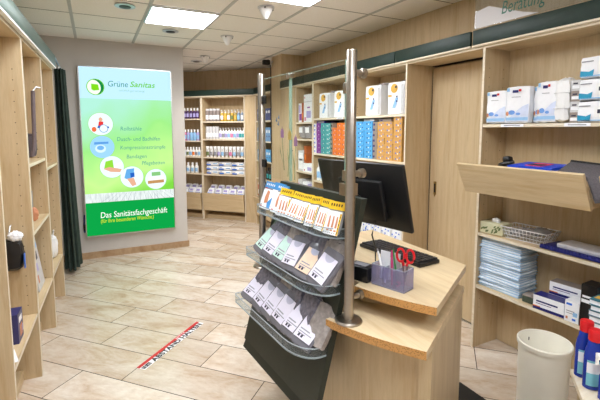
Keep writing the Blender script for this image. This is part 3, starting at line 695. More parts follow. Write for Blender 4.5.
LBL = plain('lilac_label', (224, 220, 236), .5, var=.02); BEI = plain('beige_label', (236, 206, 178), .5); ARC = plain('arc_print', (184, 184, 204), .5); NAVYD = plain('dark_print', (46, 44, 66), .5); BLUEH = plain('header_blue', (74, 150, 214), .5)
DPOUCH = plain('dark_pouch', (112, 110, 122), .2, 0, .35, 50); TPOUCH = plain('taupe_pouch', (150, 142, 138), .22, 0, .25, 50)
PB = {k: bag(k, .122, .19, .032) for k in ('white', 'beige', 'dark', 'mint', 'grey', 'taupe')}
PB['yellow'] = bag('yellow', .086, .118, .024); PB['blue'] = bag('blue', .094, .13, .024)
USED = set()
def put_bag(kind, x, o, z, rec, shingle, label, group, roll=0):
    """recline from vertical by rec degrees with its foot at the tray's front"""
    rot = (Matrix.Rotation(GT, 4, 'Z') @ Matrix.Rotation(R(180), 4, 'Z') @ Matrix.Rotation(R(-rec), 4, 'X') @ Matrix.Rotation(R(roll), 4, 'Y') @ Matrix.Rotation(R(shingle), 4, 'Z')).to_euler()
    p = PB[kind]; loc = GI(x, o, z)
    if kind in USED: p = dup(p, loc, rot)
    else: USED.add(kind); p.location = loc; p.rotation_euler = rot
    tag(p, label, 'pouch', group); return p
z, o = TR['top']
for i in range(6):
    put_bag('yellow', .045 + i * .088 + random.uniform(-.006, .006), o - .04, z + .012, 24 + random.uniform(-6, 6), 10 + random.uniform(-14, 14), 'yellow-headed pouch on the top tray, %s from the near post' % ORD[i], 'yellow-headed pouches on the top tray', random.uniform(-5, 5))
for i in range(3):
    put_bag('blue', .57 + i * .07, o - .05 - (.02 if i == 1 else 0), z + .012, 20, 14, 'blue-headed pouch on the top tray, %s after the yellow ones' % ORD[i], 'blue-headed pouches on the top tray')
TIER = (('mid', ('white', 'beige', 'dark', 'mint', 'dark', 'mint'), 'middle'), ('bot', ('dark', 'white', 'white', 'dark', 'white', 'dark'), 'bottom'))
for key, kinds, nm in TIER:
    z, o = TR[key]
    for i, k in enumerate(kinds):
        put_bag(k, .085 + i * .113 + random.uniform(-.01, .01), o - .04, z + .022, 44 + random.uniform(-7, 7), 14 + random.uniform(-6, 6), '%s-labelled grey pouch on the %s tray, %s from the near end' % ({'white': 'white', 'beige': 'beige', 'dark': 'lilac', 'mint': 'mint'}[k], nm, ORD[i]), 'labelled pouches on the %s tray' % nm, random.uniform(-11, 11))
    for i in range(6):
        put_bag('grey' if i % 3 else 'taupe', .05 + i * .118 + random.uniform(-.01, .01), o - .085, z + .035, 32 + random.uniform(-6, 4), random.uniform(-8, 14), '%s glossy pouch at the back of the %s tray, %s from the near end' % ('dark grey' if i % 3 else 'brownish', nm, ORD[i]), 'back pouches on the %s tray' % nm, random.uniform(-9, 9))
# ------------------------------------------------------------------ monitor, keyboard and counter things
def monitor():
    c = (1.262, 1.75, 1.268); t = empty('monitor', c, (0, 0, 0)); tag(t, 'black flat monitor seen from behind, on an arm at the post', 'monitor')
    a = math.atan2(.58, -.12)
    M = Matrix.Rotation(a, 4, 'Z') @ Matrix.Rotation(R(-15), 4, 'X') # x along width, +y towards aisle (back), z up
    b = MB(); b.box((0, 0, 0), (.60, .022, .35), BLACK, M, bev=.006); b.build('panel', t)
    b = MB(); b.box((0, -.0122, .008), (.575, .002, .315), DARKSCR, M); b.build('screen', t)
    b = MB(); b.box((-.02, .026, -.02), (.30, .034, .22), BLACK, M, bev=.014); b.build('rear_housing', t)
    b = MB(); b.tube([M @ Vector((-.02, .042, -.02)), (-.17, -.07, .05), (-.315, -.32, .085)], .016, BLACK, 10); b.box((-.318, -.345, .085), (.06, .05, .05), STEEL); b.build('arm', t)
    b = MB(); b.tube([M @ Vector((-.1, .03, -.12)), (-.02, -.12, -.2), (.02, -.1, -.28), (.06, -.05, -.372)], .004, BLACK); b.build('cable', t)
DARKSCR = plain('screen_off', (14, 16, 20), .12)
monitor()
def keyboard():
    t = empty('keyboard', (1.50, 1.735, .9), R(-69 - 15)); tag(t, 'black computer keyboard lying on the upper counter top', 'keyboard')
    b = MB(); b.box((0, 0, .011), (.46, .155, .02), BLACK, bev=.005); b.build('case', t)
    b = MB()
    for r in range(5):
        for k in range(15): b.box((-.205 + k * .029 + r * .002, -.058 + r * .029, .025), (.023, .023, .01), KEYM)
    o = b.build('keys', t)
KEYM = plain('key_caps', (40, 40, 44), .5)
keyboard()
def holder():
    t = empty('pen_holder', (1.168, 1.38, .9), math.atan2(-.152, .05)); tag(t, 'clear acrylic pen holder at the counter edge', 'pen holder')
    w, d, h, th = .165, .078, .095, .004
    b = MB(); b.box((0, 0, .003), (w, d, .006), ACEDGE)
    for y in (-d / 2, d / 2): b.box((0, y, h / 2), (w, th, h), LILAC_A); b.box((0, y, h), (w, th, .003), ACEDGE)
    for x in (-w / 2, w / 2): b.box((x, 0, h / 2), (th, d, h), LILAC_A); b.box((x, 0, h), (th, d, .003), ACEDGE)
    b.build('tray', t)
    for x in (-.027, .028, ):
        b = MB(); b.box((x, 0, h / 2 - .005), (.003, d - .004, h - .012), LILAC_A); b.box((x, 0, h - .011), (.003, d - .004, .003), ACEDGE); b.build('divider', t)
    Fh = Frame((1.168, 1.38, .9), t.rotation_euler.z)
    def stick(x0, y0, x1, y1, z1, m, label, cap=None):
        p = empty('pen', Fh.at(x0, y0, .008)); tag(p, label, 'pen')
        a = Vector(Fh.at(x1, y1, z1)) - Vector(Fh.at(x0, y0, .008)); q = a.normalized()
        b = MB(); b.tube([q * .006, a], .0045, m); b.build('barrel', p)
        b = MB(); b.tube([(0, 0, .001), q * .007], .0022, GREY); b.build('tip', p)
        b = MB(); b.tube([a, a + q * .012], .0036, cap or m); b.build('cap', p)
    stick(-.02, -.02, -.078, .0, .145, WHITE, 'white pen leaning left in the clear holder', GREY)
    stick(.015, -.025, -.01, .01, .15, ROSE_, 'magenta pen in the middle of the clear holder')
    stick(.02, .015, -.012, .026, .15, plain('pen_green', (60, 150, 70), .4), 'green pen in the middle of the clear holder')
    s = empty('scissors', Fh.at(.058, .01, .026), t.rotation_euler.z + .25); tag(s, 'red-handled scissors standing in the clear pen holder', 'scissors')
    for sg, n in ((-1, 'blade'), (1, 'blade')):
        b = MB(); b.prism([(-.003, 0), (.003, 0), (.011 * sg + .006, .088), (.011 * sg - .006, .088)], -.001 + sg * .0012, .001 + sg * .0012, STEEL, Matrix.Rotation(R(90), 4, 'X')); b.build('blade', s)
        b = MB(); pts = [(sg * .021 + .017 * math.cos(a) * 1.0 , sg * .001, .125 + .029 * math.sin(a)) for a in [k * 2 * math.pi / 16 for k in range(17)]]
        b.tube(pts, .0055, REDH); b.tube([(sg * .006, sg * .001, .08), (sg * .014, sg * .001, .102)], .006, REDH); b.build('handle', s)
    for i, (x, m, l) in enumerate(((-.05, PAPER, 'white note card leaning in the left of the clear holder'), (-.0, LGREY, 'grey note card behind the pens in the clear holder'))):
        b = MB(); b.box((0, 0, .075), (.05, .0015, .13), m, Matrix.Rotation(R(-4), 4, 'X')); tag(b.build('note_card', None, Fh.at(x, .012 + .004 * i, .008), t.rotation_euler.z), l, 'card')
    for i in range(9):
        a = random.random() * 6; x, y = .055 + random.uniform(-.012, .012), random.uniform(-.022, .0)
        b = MB(); b.tube([(0, 0, 0), (.012 * math.cos(a), .012 * math.sin(a), .003), (.02 * math.cos(a), .018 * math.sin(a), .01), (.008 * math.cos(a + 1), .01 * math.sin(a + 1), .012)], .0012, ROSE_, 5); c = b.build('paper_clip', None, Fh.at(x, y, .012 + .0025 * i)); tag(c, 'pink paper clip in the right compartment of the clear holder', 'paper clip', 'paper clips in the pen holder')
ROSE_ = plain('magenta', (196, 40, 110), .4); REDH = plain('red_handle', (214, 30, 40), .3)
holder()
t = empty('card_reader', (1.10, 1.52, .9), R(-70)); tag(t, 'small black card terminal between post and clear pen holder', 'card terminal')
b = MB(); b.box((0, 0, .035), (.12, .08, .07), BLACK, bev=.008); b.build('body', t)
b = MB(); b.box((0, -.005, .072), (.07, .04, .004), GREY); b.build('keypad', t)

# ------------------------------------------------------------------ Beratung sign
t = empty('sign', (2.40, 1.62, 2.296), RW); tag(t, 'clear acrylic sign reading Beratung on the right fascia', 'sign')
b = MB(); b.box((.05, 0, .17), (.92, .006, .34), ACRYL); b.quad([(-.405, -.0036, .002), (-.405, -.0036, .115), (-.30, -.0036, .13), (-.05, -.0036, .03), (.05, -.0036, .002)], GLARE); b.build('plate', t)  # pale polygon is a reflection painted onto the clear plate
b = MB(); b.text('Beratung', .29, .082, Matrix.Translation((-.2, -.0045, .052)) @ Matrix.Rotation(R(90), 4, 'X'), plain('sign_teal', (30, 104, 86), .4), .2); b.build('lettering', t)

# ------------------------------------------------------------------ generic goods
def carton(name, w, d, h, m, marks=(), side=None, bev=.0015):
    """front at y=0, base at z=0, centred on x"""
    b = MB(); b.box((0, d / 2, h / 2), (w, d, h), side or m, bev=0, front=m)
    for (mm, x0, z0, x1, z1) in marks: b.pr((x0 - .5) * w, z0 * h, (x1 - .5) * w, z1 * h, -.0006, mm)
    return b.build(name)
def place(o, fr, x, y, z, rz=0):
    o.location = fr.at(x, y, z); o.rotation_euler = (0, 0, fr.r + rz); return o
def stackcol(m, marks, fr, x, y, z, w, d, h, n, desc, group, side=None):
    p = carton('carton', w - .003, d, h - .0012, m, marks, side)
    for i in range(n):
        o = p if i == 0 else dup(p, (0, 0, 0))
        place(o, fr, x + random.uniform(-.002, .002), y + random.uniform(0, .006), z + i * h, random.uniform(-.015, .015))
        tag(o, '%s, %s' % (desc, 'lowest' if i == 0 else 'topmost' if i == n - 1 else ORD[i] + ' from bottom'), 'carton', group)
FA = Frame((2.43, 3.1475, 0), RW); FB = Frame((2.43, 3.99, 0), RW); FC = Frame((2.43, 4.66, 0), RW); FRR = Frame((2.43, 1.5075, 0), RW); FE = Frame((2.43, 6.07, 0), RW)
z = 1.3155; hb = .052; mk = lambda c: ((c, .3, .3, .42, .6), (PAPER, .52, .25, .62, .5), (c, .75, .55, .85, .8))
ya = lambda y: 3.1475 - y
for i, (c, w) in enumerate(((3.44, .135), (3.30, .135))):
    stackcol(SKY, mk(NAVY), FA, ya(c), .012, z, w, .2, .0465, 8, 'sky-blue carton in the %s blue column by the steel post' % ('left' if i == 0 else 'right'), 'sky-blue cartons beside the post')
stackcol(GREYB, ((NAVY, .1, .3, .5, .7),), FA, ya(3.193), .012, z, .07, .2, hb, 7, 'narrow grey carton between blue and tan columns', 'narrow grey cartons')
for i, (c, w, n) in enumerate(((3.10, .108, 7), (2.985, .118, 7), (2.862, .118, 8))):
    stackcol(TAN, mk(BLUE), FA, ya(c), .012, z, w, .2, hb * (1 if i < 2 else .985), n, 'tan carton in the %s tan column' % ('left', 'middle', 'right')[i], 'tan cartons beside the sliding door')
for i, (c, hh) in enumerate(((3.29, .372),)):
    tag(place(carton('carton', .16, .2, .022, LGREY, ((GREYB, .1, .2, .6, .8),)), FA, ya(3.31), .03, z + .3735), 'flat grey carton lying on top of the blue columns', 'carton')
tag(place(carton('carton', .17, .2, .024, GREYB, ((NAVY, .1, .2, .3, .8),)), FA, ya(3.06), .03, z + .365), 'flat brownish grey carton lying on top of the left tan columns', 'carton')
yb = lambda y: 3.99 - y
stackcol(PAPER, ((BLUE, .15, .3, .7, .7), (RED, .3, .1, .5, .2)), FB, yb(4.373), .0, z, .05, .2, hb, 7, 'narrow white and blue carton left of the purple column', 'narrow white cartons')
stackcol(PURP, mk(NAVY), FB, yb(4.295), .01, z, .1, .2, hb, 7, 'purple carton in the purple column', 'purple cartons')
stackcol(TEAL, mk(NAVY), FB, yb(4.187), .01, z, .11, .2, hb, 7, 'teal carton in the column beside the purple one', 'teal cartons')
stackcol(TEAL, mk(PAPER), FB, yb(4.075), .01, z, .11, .2, hb, 7, 'teal carton in the second teal column', 'teal cartons')
stackcol(GREYB, ((GREENP, .1, .2, .8, .6),), FB, yb(3.996), .01, z, .045, .2, hb, 7, 'narrow dark-marked carton between teal and orange columns', 'narrow dark cartons')
for i in range(3):
    stackcol(ORNG, mk(PURP), FB, yb(3.925 - i * .092), .01, z, .09, .2, hb, 7 - (i == 0), 'orange carton in the %s orange column' % ('left', 'middle', 'right')[i], 'orange cartons')
tag(place(carton('carton', .19, .2, .026, NAVY, ((GREYB, .2, .2, .9, .8),)), FB, yb(4.26), .02, z + .3645), 'flat navy carton lying on top of the purple column', 'carton')
def goldpack(w, h, d):
    t = empty('wrapped_pack'); b = MB(); b.soft((0, d / 2, h / 2), (w, d, h), PAPER, r=.06, jit=.002); b.build('pack', t)
    b = MB(); y = -.0035
    b.disc(-.02 * w / .2, h * .80, w * .2, h * .14, y, GOLD); b.disc(-.0, h * .84, w * .06, h * .04, y - .0006, NAVYD)
    b.pr(-.44 * w, .55 * h, -.24 * w, .61 * h, y, GOLD)
    b.quad([(-.2 * w, y, .2 * h), (-.02 * w, y, .2 * h), (.15 * w, y, .5 * h), (.0, y, .52 * h), (-.12 * w, y, .34 * h)], LBLUE)
    for q in ((.02, .52, .1, .57), (.02, .38, .1, .43)): b.pr(q[0] * w, q[1] * h, q[2] * w, q[3] * h, y - .0006, NAVY)
    b.pr(.3 * w, .04 * h, .45 * w, .9 * h, y, LGREY); b.build('print', t)
    b = MB(); b.add([(-w * .44, d * .45, h * .99), (w * .44, d * .5, h * .99), (w * .3, d * .3, h * 1.06), (w * .42, d * .7, h * 1.09), (-w * .3, d * .6, h * 1.05)], [(0, 1, 2), (0, 2, 4), (1, 3, 2), (2, 3, 4)], WRAP); b.build('wrap_tail', t)
    return t
gp = goldpack(.22, .295, .19)
for i, (fr, x, y, rz, s) in enumerate(((FB, yb(4.17), .02, .1, 'leftmost, behind the glass screen'), (FB, yb(3.83), .02, .1, 'half hidden by the steel post'), (FA, ya(3.25), .03, .1, 'just right of the steel post'), (FA, ya(2.91), .03, .06, 'nearest the sliding door'))):
    o = gp if i == 0 else dup(gp, (0, 0, 0)); place(o, fr, x, y, 1.7405, rz); tag(o, 'white wrapped pack with gold oval, ' + s, 'pack', 'white packs with gold ovals')
# narrow bay C
zc = 1.7005; yc = lambda y: 4.66 - y
tag(place(carton('box', .10, .2, .25, PAPER, ((PURP, .2, .1, .9, .45), (LILAC, .1, .5, .6, .9))), FC, yc(4.80), .02, zc), 'white and purple box left of the orange-brown one', 'box')
tag(place(carton('box', .05, .2, .25, BROWN, ((ORNG, .2, .2, .8, .5),)), FC, yc(4.715), .01, zc), 'thin orange-brown box upright on the narrow bay top shelf', 'box')
tag(place(carton('box', .21, .2, .35, PAPER, ((LILAC, .35, .15, .9, .4), (PURP, .45, .5, .8, .55), (ROSE, .08, .05, .3, .18), (LGREY, .0, .72, 1, .75), (RED, .08, .86, .16, .92))), FC, yc(4.575), .01, zc), 'tall white box with purple print on the narrow bay top shelf', 'box')
for i in range(2):
    t = empty('bandage_bag'); b = MB(); b.soft((0, .06, .09), (.16, .12, .18), WRAP, r=.3, jit=.004); b.build('bag', t)
    b = MB(); b.pr(-.05, .08, .05, .15, -.004, PAPER); b.build('print', t)
    place(t, FC, -.12 + i * .18, .02, 1.4845); tag(t, 'clear white bag on the narrow bay second shelf, %s of two' % ('left' if i == 0 else 'right'), 'bag')
tag(place(carton('box', .06, .2, .22, BROWN, ((ORNG, .2, .2, .8, .5),)), FC, .02, .01, 1.0575 + .115), 'orange-brown box standing on the white box', 'box')
tag(place(carton('box', .24, .22, .114, PAPER, ((LILAC, .5, .2, .95, .6), (RED, .1, .1, .2, .3))), FC, .09, .005, 1.0575), 'low white box on the narrow bay third shelf', 'box')
tag(place(carton('box', .15, .2, .27, LGREY, ((PAPER, .1, .1, .9, .9), (GREY, .2, .5, .8, .6))), FC, -.125, .02, 1.0575), 'pale framed box beside the low white box', 'box')
for i in range(3):
    tag(place(carton('box', .13, .2, .16 - .02 * i, (LGREY, PAPER, LILAC)[i], ((ROSE, .1, .5, .3, .7), (GREY, .1, .2, .6, .3))), FC, -.14 + i * .14, .02, .7805), '%s box on the narrow bay fourth shelf' % ('light grey', 'white', 'lilac')[i], 'box')

# ------------------------------------------------------------------ bottles
def bottle(name, r, h, body, cap, kind='pump', label=None, sy=1):
    t = empty(name); b = MB()
    if kind == 'tube':
        b.lathe([(r * .75, h * .16), (r * .95, h * .2), (r, h * .5)], body, n=14, sy=.8)
        b.add([(-r * 1.05, -.002, h), (r * 1.05, -.002, h), (r * 1.05, .002, h), (-r * 1.05, .002, h)] + [(r * math.cos(k * math.pi / 7), .8 * r * math.sin(k * math.pi / 7), h * .5) for k in range(14)],
              [(0, 1, 2, 3)] + [(4 + k, 4 + (k + 1) % 14, (2 if k < 4 else 3) if k < 7 else (0 if k < 11 else 1)) for k in range(14)] + [(4 + 3, 2, 3), (4 + 10, 0, 1), (4, 1, 2), (4 + 7, 3, 0)], body); b.build('body', t)
        b = MB(); b.lathe([(r * .8, 0), (r * .8, h * .17)], cap, n=14, sy=.8); b.build('cap', t)
    elif kind == 'can':
        b.lathe([(r * .96, 0), (r, .004), (r, h * .86), (r * .9, h * .88)], body, n=16); b.build('body', t)
        b = MB(); b.lathe([(r * .97, h * .865), (r * .97, h * .99), (r * .9, h)], cap, n=16); b.build('cap', t)
    else:
        b.lathe([(r * .92, 0), (r, .005), (r, h * .62), (r * .8, h * .7), (r * .42, h * .74), (r * .42, h * .77)], body, n=16, sy=sy); b.build('body', t)
        b = MB()
        if kind == 'pump':
            b.lathe([(r * .48, h * .76), (r * .48, h * .83), (r * .16, h * .84), (r * .16, h * .93)], cap, n=12); b.box((0, -r * .35, h * .955), (r * .5, r * 1.5, h * .055), cap)
        else: b.lathe([(r * .55, h * .76), (r * .55, h * .97), (r * .45, h)], cap, n=14)
        b.build('cap', t)
    if label:
        b = MB(); n = 9
        V = []; F = []
        for k in range(n):
            a = R(-90 - 62 + 124 * k / (n - 1)); rr = r * 1.015
            for zz in (.16, .5): V.append((rr * math.cos(a), rr * sy * math.sin(a) * (.8 if kind == 'tube' else 1), h * zz))
        for k in range(n - 1): F.append((2 * k, 2 * k + 2, 2 * k + 3, 2 * k + 1))
        b.add(V, F, label); b.build('label', t)
    return t
PROTO = {}
def row(fr, z, xs, specs, y, where, base):
    """specs: one (key, args) per x"""
    for i, (x, sp) in enumerate(zip(xs, specs)):
        nm, r, h, body, cap, kind, lab, word = sp
        key = (nm, r, h, body.name, cap.name, kind, lab.name if lab else '')
        if key in PROTO: o = dup(PROTO[key], (0, 0, 0))
        else: o = PROTO[key] = bottle(nm, r, h, body, cap, kind, lab)
        place(o, fr, x, y + random.uniform(0, .01), z + .0005, random.uniform(-.1, .1))
        tag(o, '%s, %s from left %s' % (word, ORD[i], where), base, '%ss %s' % (base, where))
can = lambda m, w: ('canister', .034, .22, m, LGREY, 'can', PAPER, w)
pb = lambda m, l, w, h=.2: ('pump_bottle', .029, h, m, WHITE, 'pump', l, w)
AMB2 = plain('olive_amber', (170, 148, 84), .3); SLATE = plain('slate_blue', (120, 138, 160), .35); GREYD = plain('grey_brown', (140, 128, 124), .4)
row(FD, 1.75, [-.33, -.26, -.19, -.12], [can(GREYD, 'grey-brown canister with pale lid')] * 4, .05, 'on the corner unit top shelf', 'canister')
row(FD, 1.75, [-.04 + .065 * i for i in range(7)], [pb(AMBER, PAPER, 'amber pump bottle'), pb(AMBER, GOLD, 'amber pump bottle'), pb(AMB2, PAPER, 'olive pump bottle'), pb(AMBER, OLIVE, 'amber pump bottle'), pb(AMB2, GOLD, 'olive pump bottle'), pb(SLATE, LBLUE, 'slate-blue pump bottle'), pb(SLATE, PAPER, 'slate-blue pump bottle')], .05, 'among corner-unit top-shelf pumps', 'bottle')
row(FD, 1.44, [-.335, -.27, -.205, -.14], [can(LGREY, 'pale canister')] * 4, .05, 'on the corner unit second shelf', 'canister')
row(FD, 1.44, [-.075 + .0555 * i for i in range(9)], [pb(WHITE, m, 'white pump bottle with %s label' % s) for m, s in ((LILAC, 'lilac'), (GREY, 'grey'), (LILAC, 'lilac'), (LBLUE, 'blue'), (ROSE, 'rose'), (LBLUE, 'blue'), (LILAC, 'lilac'), (TEAL, 'teal'), (TEAL, 'teal'))], .05, 'among corner-unit second-shelf pumps', 'bottle')
tb = lambda c, l, w: ('tube', .031, .19, WHITE, c, 'tube', l, w)
row(FD, 1.121, [-.34 + .0755 * i for i in range(10)], [tb(WHITE, m, 'white tube with %s label' % s) for m, s in ((OLIVE, 'green'), (GREY, 'grey'), (GREY, 'grey'), (LILAC, 'lilac'), (LBLUE, 'blue'), (GREY, 'grey'), (ROSE, 'rose'), (LBLUE, 'blue'), (GREY, 'grey'), (LBLUE, 'blue'))], .05, 'on the corner unit third shelf', 'tube')
def wipes(w, d, h, a, bcol):
    t = empty('wipes_pack'); b = MB(); b.soft((0, d / 2, h / 2), (w, d, h), PAPER, r=.16, jit=.001); b.build('pack', t)
    b = MB(); y = -.0022; b.pr(-.44 * w, .1 * h, -.1 * w, .4 * h, y, a); b.pr(.08 * w, .42 * h, .4 * w, .66 * h, y, bcol); b.pr(-.4 * w, .6 * h, -.2 * w, .72 * h, y, GREY); b.build('print', t)
    b = MB(); b.box((.05 * w, d * .5, h * .985), (w * .4, d * .5, h * .1), WHITE, bev=.003); b.build('lid', t); return t
wp = wipes(.25, .16, .068, BLUE, LBLUE)
for c in range(3):
    for r_ in range(3):
        o = wp if c + r_ == 0 else dup(wp, (0, 0, 0)); place(o, FD, -.255 + c * .255, .05, .8165 + r_ * .0755, random.uniform(-.03, .03))
        tag(o, 'white wipes pack, corner unit fourth shelf, %s column, %s row' % (('left', 'middle', 'right')[c], ('bottom', 'middle', 'top')[r_]), 'wipes pack', 'wipes packs on the corner unit')
def heap(fr, n, x0, dx, who):
    p = None
    for i in range(n):
        for j in range(2):
            if p is None:
                p = empty('soft_pack'); b = MB(); b.soft((0, .03, .08), (.135, .05, .16), PAPER, r=.25, jit=.004); b.build('pack', p)
                b = MB(); b.pr(-.05, .03, .05, .06, .0015, BLUE); b.pr(-.04, .08, .03, .12, .0015, LILAC); b.build('print', p); o = p
            else: o = dup(p, (0, 0, 0))
            o.location = fr.at(x0 + i * dx, -.0 + j * .11, .43 + j * .05); o.rotation_euler = Euler((R(-30), 0, fr.r + random.uniform(-.12, .12)))
            tag(o, 'white and blue soft pack in the %s, %s from left, %s row' % (who, ORD[i], ('front', 'rear')[j]), 'soft pack', 'soft packs in the ' + who)
heap(FD, 5, -.30, .15, 'corner bin drawer')
heap(FD2, 5, -.29, .145, 'half-hidden bin drawer')
row(FD2, 1.80, [-.02 + .066 * i for i in range(6)], [('bottle', .029, .19, PLUM, WHITE, 'cap', LILAC, 'plum bottle with white cap')] * 6, .05, 'on the half-hidden top shelf', 'bottle')
row(FD2, 1.41, [-.02 + .066 * i for i in range(6)], [('bottle', .029, .2, m, WHITE, 'cap', LBLUE, s + ' bottle with white cap') for m, s in ((LILAC, 'lilac'), (ROSE, 'rose'), (LILAC, 'lilac'), (LBLUE, 'pale blue'), (LBLUE, 'pale blue'), (LILAC, 'lilac'))], .05, 'on the half-hidden second shelf', 'bottle')
row(FD2, 1.125, [-.03 + .06 * i for i in range(7)], [('bottle', .027, .17, WHITE, c, 'cap', m, 'white bottle with %s label' % s) for m, s, c in ((ROSE, 'rose', WHITE), (LBLUE, 'blue', WHITE), (OLIVE, 'green', WHITE), (LBLUE, 'blue', WHITE), (ORNG, 'orange', WHITE), (GREY, 'grey', WHITE), (LBLUE, 'blue', WHITE))], .05, 'on the half-hidden third shelf', 'bottle')
row(FD2, .825, [.09, .18, .27], [('bottle', .034, .19, WHITE, WHITE, 'cap', LBLUE, 'white bottle with blue label')] * 3, .05, 'on the half-hidden fourth shelf', 'bottle')
# bay beyond the pier
def blues(z, n, m, word, hh, k):
    p = carton('box', .085, .18, hh, m, ((PAPER, .2, .6, .8, .8), (NAVY, .2, .3, .7, .4)))
    for i in range(n):
        o = p if i == 0 else dup(p, (0, 0, 0)); place(o, FE, -.26 + i * .092, .02, z + .0005); tag(o, '%s box, %s from the left on the %s shelf beyond the pier' % (word, ORD[i], k), 'box', '%s boxes beyond the pier' % word)
blues(1.75, 6, plain('deep_blue', (54, 74, 128), .5), 'deep blue', .19, 'top'); blues(1.42, 6, plain('steel_blue', (104, 150, 196), .5), 'steel blue', .22, 'second'); blues(1.10, 6, SKY, 'sky-blue', .18, 'third')
row(FE, .80, [-.26 + .11 * i for i in range(5)], [('spray_bottle', .033, .2, BLACK, BLACK, 'cap', TEAL, 'dark bottle')] * 5, .05, 'on the fourth shelf beyond the pier', 'bottle')
row(FE, .50, [-.24 + .12 * i for i in range(5)], [('jar', .045, .22, RED, WHITE, 'can', PAPER, 'red and white jar')] * 5, .04, 'on the lowest shelf beyond the pier', 'jar')
# three white bottles in bay B, packs in bay A
row(FB, .98, [-.33, -.25, -.17], [('bottle', .036, .225, WHITE, WHITE, 'cap', LBLUE, 'tall white bottle with blue marks')] * 3, .04, 'under the purple and teal cartons', 'bottle')
pk = None
for i in range(5):
    if pk is None:
        pk = empty('soft_pack'); b = MB(); b.soft((0, .08, .095), (.14, .16, .19), PAPER, r=.12, jit=.003); b.build('pack', pk); b = MB()
        for q in range(14): x = random.uniform(-.06, .04); zz = random.uniform(.02, .165); b.pr(x, zz, x + .018, zz + .012, -.003, BLUE)
        b.build('print', pk); o = pk
    else: o = dup(pk, (0, 0, 0))
    place(o, FA, -.31 + i * .15, .02, .5005); tag(o, 'white pack with blue flecks behind the monitor, %s from the left' % ORD[i], 'soft pack', 'flecked packs behind the monitor')

# ------------------------------------------------------------------ right bay goods
yr = lambda y: 1.5075 - y
def carepack(w, d, h, tone):
    t = empty('care_pack'); b = MB(); b.soft((0, d / 2, h / 2), (w, d, h), PAPER, r=.1, jit=.003); b.build('pack', t)
    b = MB(); y = -.0035
    b.quad([(-.46 * w, y, .06 * h), (.46 * w, y, .06 * h), (.46 * w, y, .52 * h), (.2 * w, y, .45 * h), (-.1 * w, y, .3 * h)], LILB)
    b.pr(-.46 * w, .09 * h, .46 * w, .17 * h, y - .0005, LBLUE)
    b.disc(-.22 * w, .3 * h, .14 * w, .06 * h, y - .0008, MBLUE); b.disc(-.4 * w, .27 * h, .06 * w, .06 * h, y - .001, SKIN); b.disc(.05 * w, .26 * h, .1 * w, .035 * h, y - .001, MBLUE)
    b.pr(-.22 * w, .82 * h, .02 * w, .89 * h, y, NAVYD if tone else NAVY); b.pr(.03 * w, .85 * h, .14 * w, .91 * h, y, RED); b.pr(-.25 * w, .7 * h, .12 * w, .715 * h, y, GREY); b.pr(-.46 * w, .86 * h, -.34 * w, .95 * h, y, LBLUE)
    b.build('print', t); return t
LILB = plain('lavender_blue', (212, 221, 244), .5); MBLUE = plain('mid_blue', (112, 160, 228), .5)
ZS = 1.6405
for (y, w, h, yy, rz, s) in ((1.865, .15, .225, .015, .03, 'leftmost on the right bay top shelf'), (1.71, .15, .242, .015, .2, 'second from left on the right bay top shelf'), (1.60, .09, .24, .09, .2, 'behind the second pack, mostly hidden'), (1.52, .115, .255, .015, .12, 'third in front, right bay top shelf')):
    o = place(carepack(w, .11, h, 0), FRR, yr(y), yy, ZS, rz); tag(o, 'white care pack with blue print, ' + s, 'pack')
t = empty('wrapped_roll'); b = MB(); b.soft((0, .06, .133), (.085, .12, .266), WHITE, r=.25, jit=.006); b.build('roll', t)
b = MB(); b.box((0, .06, .085), (.088, .124, .003), LGREY); b.box((0, .06, .175), (.088, .124, .003), LGREY); b.build('seam', t)
place(t, FRR, yr(1.432), .01, ZS, .1); tag(t, 'crumpled white wrapped rolls left of the stacked wipes', 'roll')
for i in range(4):
    tag(place(carton('flat_pack', .05, .14, .06, (GREYB, LGREY)[i % 2], ((PAPER, .1, .2, .9, .5), (NAVYD, .2, .6, .7, .75))), FRR, yr(1.362), .02, ZS + i * .0605), 'grey flat pack beside the rolls, %s of its stack' % ('lowest', 'second', 'third', 'topmost')[i], 'pack')
def bigwipes():
    w, d, h = .25, .16, .118; t = empty('wipes_pack'); b = MB(); b.soft((0, d / 2, h / 2), (w, d, h), PAPER, r=.12, jit=.002); b.build('pack', t)
    b = MB(); y = -.003; b.quad([(-.46 * w, y, .1 * h), (-.2 * w, y, .08 * h), (-.18 * w, y, .4 * h), (-.28 * w, y, .3 * h), (-.46 * w, y, .36 * h)], TEALB)
    b.pr(-.46 * w, .08 * h, .48 * w, .13 * h, y, LBLUE); b.pr(-.12 * w, .25 * h, .4 * w, .75 * h, y - .0004, WHITE)
    for k in range(4): b.pr((-.06 + k * .075) * w, .42 * h, (-.0 + k * .075) * w, .6 * h, y - .001, NAVYD if k < 3 else RED)
    b.pr(0, .9 * h, .46 * w, .95 * h, y, PURP); b.pr(-.44 * w, .75 * h, -.2 * w, .8 * h, y, GREY); b.build('print', t)
    b = MB(); b.box((.02, d * .5, h * .985), (w * .45, d * .5, .008), WHITE, bev=.002); b.build('lid', t); return t
TEALB = plain('bright_teal', (30, 150, 190), .5)
bw = bigwipes()
for i in range(3):
    o = bw if i == 0 else dup(bw, (0, 0, 0)); place(o, FRR, yr(1.222), .01, ZS + i * .121, random.uniform(-.02, .02)); tag(o, '%s of three stacked white wipes packs at the right photo edge' % ('lowest', 'middle', 'topmost')[i], 'wipes pack', 'large wipes packs')
